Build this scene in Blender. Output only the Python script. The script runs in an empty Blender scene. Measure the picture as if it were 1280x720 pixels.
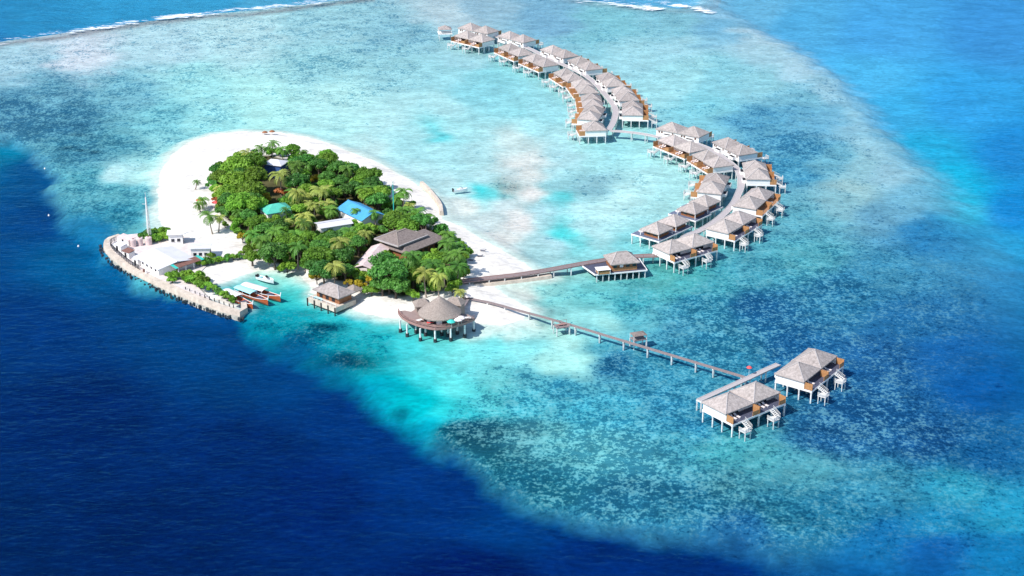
import bpy, bmesh, math, random
import numpy as np
from mathutils import Vector, Matrix
random.seed(7)
rng = np.random.default_rng(7)
SC = bpy.context.scene
COL = SC.collection
# ------------------------------------------------------------------ camera, sky, sun, exposure
W_, H_ = 1280., 720.
F_ = 1950.; VH = -450.; CAMH = 180.
PITCH = math.atan((360 - VH) / F_)
cd = bpy.data.cameras.new('camera'); cam = bpy.data.objects.new('camera', cd); COL.objects.link(cam)
cam.location = (0, 0, CAMH); cam.rotation_euler = (math.pi / 2 - PITCH, 0, 0)
cd.sensor_width = 36; cd.lens = F_ / W_ * 36; cd.clip_start = 1; cd.clip_end = 60000
SC.camera = cam
SUN_AZ = (-0.78, -0.55); SUN_EL = math.radians(47)
sd_ = Vector((SUN_AZ[0], SUN_AZ[1], 0)).normalized() * math.cos(SUN_EL) + Vector((0, 0, math.sin(SUN_EL)))
world = bpy.data.worlds.new('World'); SC.world = world; world.use_nodes = True
nt = world.node_tree; bg = nt.nodes['Background']
sky = nt.nodes.new('ShaderNodeTexSky'); sky.sky_type = 'NISHITA'; sky.sun_disc = False
sky.sun_elevation = SUN_EL; sky.sun_rotation = math.atan2(SUN_AZ[0], SUN_AZ[1]) % (2 * math.pi)
sky.air_density = 1.0; sky.dust_density = 0.4; sky.ozone_density = 1.5
nt.links.new(sky.outputs[0], bg.inputs[0]); bg.inputs[1].default_value = 0.15
sl = bpy.data.lights.new('sun', 'SUN'); sun = bpy.data.objects.new('sun', sl); COL.objects.link(sun)
sl.energy = 4.3; sl.angle = math.radians(0.5); sl.color = (1, 0.955, 0.89)
sun.rotation_euler = sd_.to_track_quat('Z', 'Y').to_euler()
SC.view_settings.view_transform = 'Standard'; SC.view_settings.look = 'None'
SC.view_settings.exposure = 0.4; SC.view_settings.gamma = 1
SC.cycles.use_denoising = True
SC.cycles.max_bounces = 6; SC.cycles.transparent_max_bounces = 8
SC.cycles.caustics_reflective = False; SC.cycles.caustics_refractive = False

# ------------------------------------------------------------------ helpers
cosP, sinP = math.cos(PITCH), math.sin(PITCH)
def P(u, v, z=0.0):
    """a point of the photograph (1280x720) carried to the plane of height z"""
    dx = (u - 640) / F_; dy = -(v - 360) / F_
    fy = cosP + dy * sinP; fz = -sinP + dy * cosP
    t = (z - CAMH) / fz
    return Vector((dx * t, fy * t, z))
def UV(x, y, z):
    zc = z - CAMH
    d = y * cosP - zc * sinP
    up = y * sinP + zc * cosP
    return 640 + F_ * x / d, 360 - F_ * up / d
def lin(c): return tuple(((x / 255.) / 12.92 if x / 255. <= 0.04045 else ((x / 255. + 0.055) / 1.055) ** 2.4) for x in c)

class MB:
    def __init__(s): s.v = []; s.f = []; s.m = []; s.mi = 0
    def poly(s, pts):
        b = len(s.v); s.v += [tuple(p) for p in pts]; s.f.append(tuple(range(b, b + len(pts)))); s.m.append(s.mi)
    def hexa(s, p):   # 8 corners: bottom 4 ccw, top 4 ccw
        b = len(s.v); s.v += [tuple(q) for q in p]
        for f in ((3, 2, 1, 0), (4, 5, 6, 7), (0, 1, 5, 4), (1, 2, 6, 5), (2, 3, 7, 6), (3, 0, 4, 7)):
            s.f.append(tuple(b + i for i in f)); s.m.append(s.mi)
    def box(s, x0, x1, y0, y1, z0, z1):
        s.hexa([(x0, y0, z0), (x1, y0, z0), (x1, y1, z0), (x0, y1, z0), (x0, y0, z1), (x1, y0, z1), (x1, y1, z1), (x0, y1, z1)])
    def bar(s, a, b, w, h=None):
        a = Vector(a); b = Vector(b); h = h or w
        d = (b - a).normalized(); side = d.cross(Vector((0, 0, 1)))
        if side.length < 1e-4: side = Vector((1, 0, 0))
        side.normalize(); up = side.cross(d).normalized()
        sx = side * w / 2; uz = up * h / 2
        s.hexa([a - sx - uz, a + sx - uz, a + sx + uz, a - sx + uz, b - sx - uz, b + sx - uz, b + sx + uz, b - sx + uz])
    def tube(s, pts, rs, n=8):
        rings = []
        for i, p in enumerate(pts):
            p = Vector(p)
            d = (Vector(pts[min(i + 1, len(pts) - 1)]) - Vector(pts[max(i - 1, 0)])).normalized()
            a = d.cross(Vector((0, 1, 0.01))).normalized(); b = d.cross(a)
            base = len(s.v)
            for k in range(n):
                t = 2 * math.pi * k / n
                s.v.append(tuple(p + (a * math.cos(t) + b * math.sin(t)) * rs[i]))
            rings.append(base)
        for i in range(len(rings) - 1):
            for k in range(n):
                k2 = (k + 1) % n
                s.f.append((rings[i] + k, rings[i] + k2, rings[i + 1] + k2, rings[i + 1] + k)); s.m.append(s.mi)
        s.f.append(tuple(rings[-1] + k for k in range(n))); s.m.append(s.mi)
        s.f.append(tuple(rings[0] + k for k in reversed(range(n)))); s.m.append(s.mi)
    def lathe(s, prof, c=(0, 0, 0), n=24):
        base = len(s.v)
        for r, z in prof:
            for k in range(n):
                t = 2 * math.pi * k / n
                s.v.append((c[0] + r * math.cos(t), c[1] + r * math.sin(t), c[2] + z))
        for i in range(len(prof) - 1):
            for k in range(n):
                k2 = (k + 1) % n
                s.f.append((base + i * n + k, base + i * n + k2, base + (i + 1) * n + k2, base + (i + 1) * n + k)); s.m.append(s.mi)
    def prism(s, pts, z0, z1):
        n = len(pts); b = len(s.v)
        s.v += [(p[0], p[1], z0) for p in pts] + [(p[0], p[1], z1) for p in pts]
        s.f.append(tuple(b + i for i in reversed(range(n)))); s.m.append(s.mi)
        s.f.append(tuple(b + n + i for i in range(n))); s.m.append(s.mi)
        for i in range(n):
            j = (i + 1) % n
            s.f.append((b + i, b + j, b + n + j, b + n + i)); s.m.append(s.mi)
    def build(s, name, mat, parent=None, smooth=False):
        me = bpy.data.meshes.new(name); me.from_pydata(s.v, [], s.f)
        mats = mat if isinstance(mat, (list, tuple)) else [mat]
        for m in mats: me.materials.append(m)
        if len(mats) > 1: me.polygons.foreach_set('material_index', s.m)
        if smooth: me.polygons.foreach_set('use_smooth', [True] * len(me.polygons))
        me.update()
        o = bpy.data.objects.new(name, me); COL.objects.link(o)
        if parent: o.parent = parent
        return o
def tag(o, label=None, cat=None, group=None, kind=None):
    if label: o['label'] = label
    if cat: o['category'] = cat
    if group: o['group'] = group
    if kind: o['kind'] = kind
    return o
def empty(name, loc=(0, 0, 0), rz=0., label=None, cat=None, group=None):
    o = bpy.data.objects.new(name, None); COL.objects.link(o); o.location = loc; o.rotation_euler = (0, 0, rz)
    o.empty_display_size = 0.2
    return tag(o, label, cat, group)
KIDS = {}
def copy_tree(o, parent=None):
    c = o.copy(); COL.objects.link(c)
    if parent: c.parent = parent
    for ch in [x for x in ALL() if x.parent == o]: copy_tree(ch, c)
    return c
def ALL(): return list(COL.objects)
def fix(mb, o_or_none=None): return mb

# ------------------------------------------------------------------ materials
def mat(name, col, rough=0.7, noise=None, amt=0.15, bump=0.0, metal=0., spec=0.3, rand=0.0, stripes=None):
    m = bpy.data.materials.new(name); m.use_nodes = True; n = m.node_tree; b = n.nodes['Principled BSDF']
    b.inputs['Roughness'].default_value = rough; b.inputs['Metallic'].default_value = metal
    b.inputs['Specular IOR Level'].default_value = spec
    L = n.links.new
    rgb = n.nodes.new('ShaderNodeRGB'); rgb.outputs[0].default_value = (*col, 1); out = rgb.outputs[0]
    tc = n.nodes.new('ShaderNodeTexCoord')
    if noise:
        mp = n.nodes.new('ShaderNodeMapping'); mp.inputs['Scale'].default_value = noise if isinstance(noise, tuple) else (noise,) * 3
        L(tc.outputs['Object'], mp.inputs[0])
        nz = n.nodes.new('ShaderNodeTexNoise'); nz.inputs['Scale'].default_value = 1; nz.inputs['Detail'].default_value = 5; nz.inputs['Roughness'].default_value = 0.65
        L(mp.outputs[0], nz.inputs[0])
        mr = n.nodes.new('ShaderNodeMapRange'); mr.inputs['From Min'].default_value = 0.3; mr.inputs['From Max'].default_value = 0.7
        mr.inputs['To Min'].default_value = 1 - amt; mr.inputs['To Max'].default_value = 1 + amt
        L(nz.outputs[0], mr.inputs[0])
        vm = n.nodes.new('ShaderNodeVectorMath'); vm.operation = 'SCALE'; L(out, vm.inputs[0]); L(mr.outputs[0], vm.inputs['Scale']); out = vm.outputs[0]
        if bump:
            bp = n.nodes.new('ShaderNodeBump'); bp.inputs['Strength'].default_value = 0.8; bp.inputs['Distance'].default_value = bump
            L(nz.outputs[0], bp.inputs['Height']); L(bp.outputs[0], b.inputs['Normal'])
    if stripes:
        sx = n.nodes.new('ShaderNodeTexWave'); sx.inputs['Scale'].default_value = stripes[0]; sx.bands_direction = stripes[1]
        L(tc.outputs['Object'], sx.inputs[0])
        mr2 = n.nodes.new('ShaderNodeMapRange'); mr2.inputs['To Min'].default_value = 1 - stripes[2]; mr2.inputs['To Max'].default_value = 1.05
        L(sx.outputs['Fac'], mr2.inputs[0])
        vm = n.nodes.new('ShaderNodeVectorMath'); vm.operation = 'SCALE'; L(out, vm.inputs[0]); L(mr2.outputs[0], vm.inputs['Scale']); out = vm.outputs[0]
    if rand:
        oi = n.nodes.new('ShaderNodeObjectInfo'); hs = n.nodes.new('ShaderNodeHueSaturation')
        mr = n.nodes.new('ShaderNodeMapRange'); mr.inputs['To Min'].default_value = 0.5 - rand * 0.018; mr.inputs['To Max'].default_value = 0.5 + rand * 0.012
        L(oi.outputs['Random'], mr.inputs[0]); L(mr.outputs[0], hs.inputs['Hue'])
        ml = n.nodes.new('ShaderNodeMath'); ml.operation = 'MULTIPLY'; ml.inputs[1].default_value = 7.13; L(oi.outputs['Random'], ml.inputs[0])
        fr = n.nodes.new('ShaderNodeMath'); fr.operation = 'FRACT'; L(ml.outputs[0], fr.inputs[0])
        mr3 = n.nodes.new('ShaderNodeMapRange'); mr3.inputs['To Min'].default_value = 1 - rand * 0.35; mr3.inputs['To Max'].default_value = 1 + rand * 0.3
        L(fr.outputs[0], mr3.inputs[0]); L(mr3.outputs[0], hs.inputs['Value']); L(out, hs.inputs['Color']); out = hs.outputs[0]
    L(out, b.inputs['Base Color'])
    return m
M = {}
M['thatch'] = mat('thatch', (0.36, 0.315, 0.295), 0.9, 1.3, 0.32, 0.12, spec=0.1, rand=0.45)
M['thatch_ridge'] = mat('thatch_ridge', (0.42, 0.385, 0.375), 0.9, 2.5, 0.2, 0.05, spec=0.1)
M['thatch_tan'] = mat('thatch_tan', (0.30, 0.25, 0.22), 0.95, (2.5, 2.5, 2.5), 0.3, 0.15, spec=0.1)
M['shingle'] = mat('shingle', (0.22, 0.18, 0.165), 0.9, 1.8, 0.3, 0.1, spec=0.1)
M['white'] = mat('white_paint', (0.80, 0.78, 0.76), 0.6, 0.8, 0.06)
M['concrete'] = mat('concrete', (0.60, 0.59, 0.57), 0.8, 1.2, 0.12)
M['pile'] = mat('painted_pile', (0.66, 0.66, 0.65), 0.7, 1.2, 0.2)
M['screen'] = mat('orange_wood', (0.47, 0.235, 0.10), 0.6, (3, 3, 1), 0.25, 0, stripes=(2.2, 'Z', 0.2))
M['timber'] = mat('brown_timber', (0.27, 0.11, 0.05), 0.6, 2, 0.3)
M['timber_deck'] = mat('weathered_deck', (0.30, 0.22, 0.20), 0.8, (1, 6, 1), 0.2)
M['walk'] = mat('grey_boards', (0.42, 0.38, 0.38), 0.8, 2.2, 0.15)
M['walk_brown'] = mat('brown_boards', (0.25, 0.20, 0.20), 0.8, 2.2, 0.2)
M['rail'] = mat('red_rail', (0.34, 0.19, 0.17), 0.7, 2, 0.2)
M['darkdeck'] = mat('dark_deck', (0.075, 0.08, 0.12), 0.6, 2, 0.25)
M['slatedeck'] = mat('slate_deck', (0.13, 0.15, 0.22), 0.6, 2, 0.2)
M['warmdeck'] = mat('orange_boards', (0.36, 0.19, 0.10), 0.7, (1, 5, 1), 0.3)
M['glass'] = mat('dark_glass', (0.02, 0.025, 0.035), 0.15, spec=0.6)
M['window'] = mat('brown_window', (0.14, 0.08, 0.06), 0.4)
M['black'] = mat('black_opening', (0.02, 0.02, 0.025), 0.8)
M['bluetin'] = mat('blue_tin', (0.08, 0.36, 0.66), 0.45, 0.5, 0.12, stripes=(1.2, 'X', 0.2))
M['whitetin'] = mat('white_tin', (0.66, 0.645, 0.67), 0.5, 0.35, 0.08, stripes=(0.9, 'X', 0.1))
M['greentin'] = mat('green_tin', (0.10, 0.52, 0.40), 0.5, 0.8, 0.12, stripes=(1.0, 'X', 0.2))
M['pinktin'] = mat('weathered_pink', (0.66, 0.52, 0.50), 0.7, 0.5, 0.2)
M['rust'] = mat('rusty_sheet', (0.20, 0.10, 0.08), 0.8, 1, 0.3)
M['seawall'] = mat('coral_stone_wall', (0.56, 0.48, 0.40), 0.9, 0.5, 0.24, 0.08)
M['rock'] = mat('dark_wet_rock', (0.045, 0.04, 0.04), 0.8, 1.2, 0.5, 0.2)
M['hull'] = mat('varnished_hull', (0.42, 0.10, 0.035), 0.35, 1.5, 0.15, spec=0.5)
M['boatwhite'] = mat('boat_white', (0.80, 0.80, 0.80), 0.4, spec=0.5)
M['aqua'] = mat('aqua_canvas', (0.36, 0.74, 0.82), 0.7, 0.8, 0.06)
M['canvas'] = mat('white_canvas', (0.80, 0.76, 0.74), 0.8, 0.8, 0.06)
M['bluepaint'] = mat('blue_wall', (0.04, 0.09, 0.26), 0.7, 1, 0.2)
M['teal'] = mat('teal_paint', (0.05, 0.50, 0.42), 0.6)
M['red'] = mat('red_canvas', (0.75, 0.10, 0.10), 0.7)
M['umbr'] = mat('cream_canvas', (0.78, 0.68, 0.66), 0.8)
M['trunk'] = mat('palm_trunk', (0.28, 0.23, 0.19), 0.9, (2, 2, 8), 0.25)
M['bark'] = mat('bark', (0.12, 0.09, 0.07), 0.9, 2, 0.3)
M['leaf'] = mat('broad_leaf', (0.165, 0.34, 0.035), 0.55, 0.55, 0.3, spec=0.25, rand=1.0)
M['leafdark'] = mat('deep_green_leaf', (0.085, 0.25, 0.042), 0.5, 0.55, 0.3, spec=0.3, rand=0.8)
M['leafyellow'] = mat('yellow_leaf', (0.38, 0.30, 0.02), 0.6, 0.6, 0.3, rand=0.5)
M['leafred'] = mat('russet_leaf', (0.34, 0.11, 0.03), 0.6, 0.6, 0.3)
M['frond'] = mat('palm_frond', (0.13, 0.30, 0.045), 0.5, 0.7, 0.3, spec=0.3, rand=1.0)
M['frondy'] = mat('yellow_palm_frond', (0.36, 0.42, 0.09), 0.5, 0.7, 0.3, spec=0.3, rand=0.7)
for k in ('leaf', 'leafdark', 'leafyellow', 'frond', 'frondy'):
    b = M[k].node_tree.nodes['Principled BSDF']; nt_ = M[k].node_tree
    out = nt_.nodes['Material Output']; tr = nt_.nodes.new('ShaderNodeBsdfTranslucent'); mx = nt_.nodes.new('ShaderNodeMixShader')
    src = b.inputs['Base Color'].links[0].from_socket
    nt_.links.new(src, tr.inputs[0]); mx.inputs[0].default_value = 0.28
    nt_.links.new(b.outputs[0], mx.inputs[1]); nt_.links.new(tr.outputs[0], mx.inputs[2]); nt_.links.new(mx.outputs[0], out.inputs[0])

# ------------------------------------------------------------------ sea bed, island, water
#@SEA_BEGIN
# what the bottom is made of and how deep it lies: (place, colour through the water with distance haze painted in, share of coral)
CP = [
(685,262,(150,215,222),.2),(730,262,(160,226,229),.15),(745,275,(155,224,228),.2),(690,300,(150,212,218),.2),(628,256,(175,218,220),.1),(578,236,(165,222,226),.1),(600,222,(165,222,226),.12),(560,165,(160,226,229),.1),(520,166,(160,226,229),.12),(545,184,(158,224,228),.12),(735,300,(150,218,222),.2),(725,245,(140,208,215),.25),
(905,18,(130,190,220),.3),(955,42,(165,208,226),.25),(1000,80,(155,205,224),.35),(1035,112,(142,198,220),.4),(1065,145,(130,190,214),.4),(1092,180,(132,190,212),.35),(1115,212,(128,184,208),.3),(1140,250,(95,165,200),.3),(850,60,(150,212,228),.3),(1000,150,(90,165,200),.6),
(20,80,(110,170,192),.5),(100,70,(140,183,203),.45),(200,55,(130,188,208),.5),(300,45,(135,195,214),.6),(400,40,(115,182,206),.7),(500,40,(112,178,202),.75),
(560,15,(150,195,212),.2),(600,10,(125,178,203),.2),(680,20,(108,170,203),.35),(760,30,(115,190,208),.4),(840,30,(120,190,210),.3),(900,30,(105,175,210),.3),(950,60,(150,202,220),.2),
(20,130,(46,112,145),.9),(80,150,(40,106,138),1.),(100,185,(42,112,140),.9),(60,115,(62,130,158),.85),(150,120,(78,152,176),.75),(150,180,(58,132,155),.8),(200,150,(88,170,187),.7),
(250,110,(118,196,208),.55),(260,150,(120,200,210),.5),(330,120,(138,212,219),.45),(400,80,(116,188,207),.75),(420,120,(150,218,224),.4),(420,155,(158,226,229),.2),(320,150,(140,212,216),.3),
(500,80,(128,197,211),.6),(500,130,(160,224,228),.2),(560,90,(140,213,224),.2),(560,130,(160,224,228),.15),(542,168,(88,214,222),.05),(480,150,(165,226,229),.15),(600,110,(128,210,222),.2),
(640,130,(135,215,224),.15),(680,130,(142,218,228),.2),(580,70,(140,205,220),.2),(620,90,(125,208,220),.2),(590,190,(160,222,226),.15),(520,180,(155,222,226),.15),
(110,220,(58,140,160),.8),(150,230,(66,150,168),.75),(150,214,(140,200,210),.2),(190,211,(140,205,210),.2),(180,260,(60,142,160),.6),(150,270,(42,125,150),.7),(185,285,(90,170,182),.4),(125,285,(20,105,150),.2),(185,190,(110,185,195),.6),
(460,190,(175,224,225),.1),(520,212,(165,222,226),.1),(560,230,(168,222,225),.15),(600,236,(50,212,218),.05),(613,240,(90,214,219),.05),(600,280,(178,220,220),.1),(570,255,(196,225,221),.1),(620,298,(188,220,216),.1),
(628,232,(150,175,172),.7),(640,215,(165,205,208),.2),(650,200,(196,222,220),.15),(662,240,(198,220,217),.15),(640,176,(180,222,222),.1),(648,275,(190,218,215),.15),(655,215,(192,218,215),.2),(680,310,(140,208,211),.2),
(700,250,(100,200,208),.15),(705,246,(70,205,210),.1),(715,288,(60,208,211),.2),(725,300,(80,200,203),.3),(740,230,(125,188,200),.5),(700,228,(130,200,208),.3),(740,205,(148,222,227),.25),
(780,200,(150,224,229),.25),(760,262,(162,227,229),.15),(780,240,(165,227,229),.2),(800,220,(158,224,228),.3),(840,220,(150,218,224),.3),(750,288,(155,222,225),.2),(775,300,(105,195,202),.3),(840,250,(145,212,217),.3),
(700,170,(155,220,227),.2),(690,200,(155,218,225),.15),(760,185,(140,218,226),.2),(670,160,(150,220,226),.15),
(880,130,(120,203,220),.35),(830,110,(148,218,229),.25),(860,90,(148,218,229),.25),(800,70,(148,213,227),.3),(900,90,(128,203,220),.35),(950,100,(135,205,221),.35),(1000,120,(108,180,205),.45),
(1040,150,(92,165,200),.4),(960,150,(80,158,195),.65),(1000,180,(68,148,188),.75),(985,210,(62,145,185),.7),(1040,200,(90,162,190),.5),(1080,205,(125,185,205),.3),(1040,250,(112,172,193),.45),(1000,270,(76,155,183),.65),
(1060,230,(135,188,202),.35),(1100,265,(85,150,188),.4),(1150,290,(36,118,178),.3),(1100,330,(50,128,176),.5),(1000,320,(66,152,180),.65),(950,340,(58,145,176),.7),(1050,370,(36,112,165),.75),
(950,380,(32,104,160),.85),(880,380,(46,132,165),.85),(850,350,(68,170,182),.6),(790,370,(58,160,175),.7),(740,370,(90,188,192),.5),(700,370,(105,197,198),.45),(900,350,(58,152,175),.65),(820,345,(72,165,170),.5),
(1150,400,(28,100,160),.5),(1000,430,(28,98,155),.85),(1100,450,(28,96,156),.65),(1180,440,(18,92,162),.3),(900,430,(42,125,160),.85),(850,410,(56,138,170),.8),(810,400,(78,168,185),.5),(770,402,(130,208,208),.2),(720,400,(118,200,200),.35),(745,420,(110,195,200),.3),
(1230,480,(10,88,162),.2),(1080,500,(28,98,150),.75),(1050,540,(28,100,147),.7),(1150,540,(24,96,150),.6),(1230,560,(20,102,162),.4),(1200,605,(34,148,178),.45),(1100,600,(38,134,160),.6),(1000,585,(58,145,160),.5),
(940,568,(60,145,156),.5),(900,560,(58,145,156),.6),(1265,640,(28,148,188),.3),(1180,650,(20,128,170),.4),(1050,640,(24,115,147),.6),(980,630,(32,115,140),.7),(1100,672,(14,105,156),.3),(1262,690,(14,118,172),.2),(1180,685,(12,95,160),.2),
(850,540,(58,138,155),.8),(800,560,(72,138,148),.95),(750,560,(84,150,154),1.),(700,540,(82,150,154),1.),(650,540,(72,132,140),1.),(600,540,(52,112,126),1.),(585,530,(36,100,120),1.),(620,570,(40,106,120),.95),(700,600,(42,110,125),.9),
(780,610,(40,104,126),.85),(870,620,(34,106,132),.7),(930,650,(30,104,148),.6),(900,600,(50,120,136),.75),(660,590,(36,104,122),.9),
(520,500,(14,205,206),.03),(505,488,(24,214,213),.0),(540,522,(20,185,198),.05),(485,480,(20,190,198),.05),(550,510,(60,215,213),.05),(560,480,(108,223,219),.1),(530,470,(95,222,219),.08),(580,440,(108,222,221),.12),
(620,430,(92,212,216),.12),(660,430,(104,212,216),.2),(620,470,(78,185,190),.6),(660,470,(58,158,175),.8),(720,450,(132,213,208),.15),(690,452,(125,210,206),.2),(700,480,(48,143,168),.9),(770,450,(30,108,148),.85),(750,430,(50,145,170),.7),
(640,500,(58,165,182),.75),(600,500,(78,188,194),.6),(572,512,(60,185,192),.4),(720,520,(58,150,168),.9),(780,510,(56,142,162),.85),(830,500,(46,125,153),.75),(830,450,(46,132,162),.85),(865,530,(38,115,146),.75),(700,425,(135,214,210),.2),
(480,425,(58,190,192),.4),(520,430,(92,214,213),.2),(450,405,(76,203,203),.25),(400,405,(30,120,140),.6),(380,392,(50,180,185),.35),(350,388,(38,172,180),.35),(330,400,(24,145,162),.4),(378,365,(110,212,206),.05),(402,390,(80,206,206),.2),
(345,350,(185,222,212),.0),(365,352,(150,215,207),.0),(350,370,(70,195,192),.2),(335,392,(35,160,172),.3),(430,430,(70,185,188),.35),(470,440,(70,190,190),.3),(420,445,(40,140,158),.5),(380,425,(16,112,146),.4),(540,450,(112,223,220),.1),
(600,410,(185,232,227),.0),(668,398,(195,228,222),.0),(640,414,(165,224,219),.05),(650,412,(145,215,212),.1),(500,408,(140,225,220),.1),(560,424,(100,213,212),.1),(680,395,(115,185,182),.35),(530,412,(100,205,200),.1),(470,402,(140,224,220),.05),(690,360,(125,205,202),.3),(650,366,(190,222,215),.05),
]
CPD = [
(40,200,(6,72,135),0),(15,175,(12,112,162),0),(70,235,(6,70,135),0),(105,300,(6,82,145),0),(60,260,(3,60,130),0),(20,400,(2,48,118),0),(100,500,(1,40,105),0),(0,700,(1,34,88),0),(250,400,(4,66,135),0),(320,425,(4,68,134),0),(360,450,(4,70,138),0),
(300,550,(1,44,115),0),(450,500,(4,70,142),0),(400,600,(2,48,120),0),(500,560,(4,68,143),0),(550,600,(3,64,140),0),(600,700,(1,44,112),0),(750,690,(3,64,142),0),(900,710,(3,68,148),0),(1050,715,(5,78,155),0),(640,640,(5,74,150),0),(200,650,(1,38,98),0),
(1000,20,(50,145,212),0),(1100,30,(36,132,208),0),(1250,30,(26,115,196),0),(1080,90,(44,150,218),0),(1120,130,(38,148,216),0),(1200,120,(26,132,210),0),(1270,180,(18,120,200),0),(1270,250,(14,122,202),0),(1180,215,(22,165,218),0),(1200,250,(20,172,220),0),(1245,300,(14,142,208),0),(1275,350,(10,122,198),0),(1275,420,(8,105,184),0),(1150,180,(30,155,214),0),(950,5,(70,155,212),0),
(40,20,(34,128,190),0),(150,5,(40,138,200),0),(260,0,(48,145,206),0),(340,-4,(70,155,210),0),(-40,40,(28,108,178),0),
(1400,500,(6,88,165),0),(-100,300,(2,50,120),0),(600,-60,(40,120,190),0)]
SW = [(-200,150),(0,166),(35,178),(62,205),(80,240),(98,270),(118,300),(128,312),(150,326),(200,353),(250,374),(298,393),(335,418),(380,438),(425,452),(455,468),(470,490),(500,515),(535,532),(560,555),(600,585),(650,608),(720,632),(800,648),(880,660),(960,672),(1060,690),(1150,708),(1290,735),(1500,760),(1500,1500),(-800,1500)]
NE = [(880,-60),(895,5),(940,32),(985,56),(1025,85),(1060,120),(1090,155),(1120,190),(1155,230),(1190,275),(1220,330),(1245,390),(1262,450),(1290,520),(1340,600),(1500,700),(2200,700),(2200,-60)]
NW = [(-300,90),(0,50),(80,38),(160,27),(240,17),(320,9),(400,1),(460,-6),(700,-12),(740,-2),(800,4),(850,8),(880,2),(870,-60),(400,-100),(-400,-100)]
SAND = [(206,297),(199,272),(196,245),(200,217),(212,196),(235,178),(265,168),(300,164),(345,165),(385,171),(430,186),(475,204),(510,222),(535,243),(550,262),(553,274),(575,283),(600,297),(625,311),(650,325),(668,337),(686,341),(687,346),(660,351),(630,354),(618,358),(628,366),(645,376),(664,387),(654,400),(625,407),(590,405),(550,399),(510,399),(475,396),(445,388),(428,381),(402,372),(388,366),(384,356),(372,343),(352,338),(325,338),(300,345),(280,354),(265,356),(262,362),(285,371),(300,381),(303,386),(296,388),(240,369),(200,352),(166,334),(144,318),(139,309),(150,299),(180,297)]
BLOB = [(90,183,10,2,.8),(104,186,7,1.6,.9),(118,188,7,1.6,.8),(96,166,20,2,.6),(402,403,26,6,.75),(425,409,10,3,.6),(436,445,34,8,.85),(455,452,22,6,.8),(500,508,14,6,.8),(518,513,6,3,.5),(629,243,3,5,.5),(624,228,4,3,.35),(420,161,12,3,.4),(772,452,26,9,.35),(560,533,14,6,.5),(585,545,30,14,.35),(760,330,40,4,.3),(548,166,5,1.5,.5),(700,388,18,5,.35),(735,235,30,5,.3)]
def gpoly(pts, z=0): return np.array([[p.x, p.y] for p in (P(u, max(v, -130), z) for u, v in pts)])
def sdist(X, Y, poly):
    """signed distance (m), positive inside"""
    n = len(poly); d = np.full(X.shape, 1e9); ins = np.zeros(X.shape, bool)
    for i in range(n):
        ax, ay = poly[i]; bx, by = poly[(i + 1) % n]
        ex, ey = bx - ax, by - ay
        t = np.clip(((X - ax) * ex + (Y - ay) * ey) / (ex * ex + ey * ey + 1e-9), 0, 1)
        d = np.minimum(d, (X - ax - t * ex) ** 2 + (Y - ay - t * ey) ** 2)
        c = ((ay > Y) != (by > Y))
        xi = ax + (Y - ay) * ex / (ey if abs(ey) > 1e-9 else 1e-9)
        ins ^= c & (X < xi)
    d = np.sqrt(d); return np.where(ins, d, -d)
def vnoise(X, Y, s, seed):
    r = np.random.default_rng(seed); G = r.random((256, 256))
    x = X / s; y = Y / s; xi = np.floor(x).astype(int); yi = np.floor(y).astype(int)
    fx = x - xi; fy = y - yi; fx = fx * fx * (3 - 2 * fx); fy = fy * fy * (3 - 2 * fy)
    g = lambda a, b: G[a % 256, b % 256]
    return (g(xi, yi) * (1 - fx) + g(xi + 1, yi) * fx) * (1 - fy) + (g(xi, yi + 1) * (1 - fx) + g(xi + 1, yi + 1) * fx) * fy - .5
def fbm(X, Y, s, seed): return vnoise(X, Y, s, seed) + .5 * vnoise(X, Y, s / 2.1, seed + 1) + .25 * vnoise(X, Y, s / 4.3, seed + 2) + .12 * vnoise(X, Y, s / 8.7, seed + 3)
def sstep(a, b, x):
    t = np.clip((x - a) / (b - a), 0, 1); return t * t * (3 - 2 * t)
def idw(U, V, pts):
    pu = np.array([p[0] for p in pts], float); pv = np.array([p[1] for p in pts], float)
    pc = np.array([[*lin(p[2]), p[3]] for p in pts])
    # interpolate colour in a perceptual space
    pc[:, :3] = pc[:, :3] ** (1 / 2.2)
    out = np.zeros((U.size, 4)); U = U.ravel(); V = V.ravel()
    for a in range(0, U.size, 20000):
        d2 = (U[a:a + 20000, None] - pu) ** 2 + ((V[a:a + 20000, None] - pv) * 1.7) ** 2
        w = 1 / (d2 + 160.) ** 2
        out[a:a + 20000] = (w @ pc) / w.sum(1)[:, None]
    out[:, :3] = out[:, :3] ** 2.2
    return out
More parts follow.
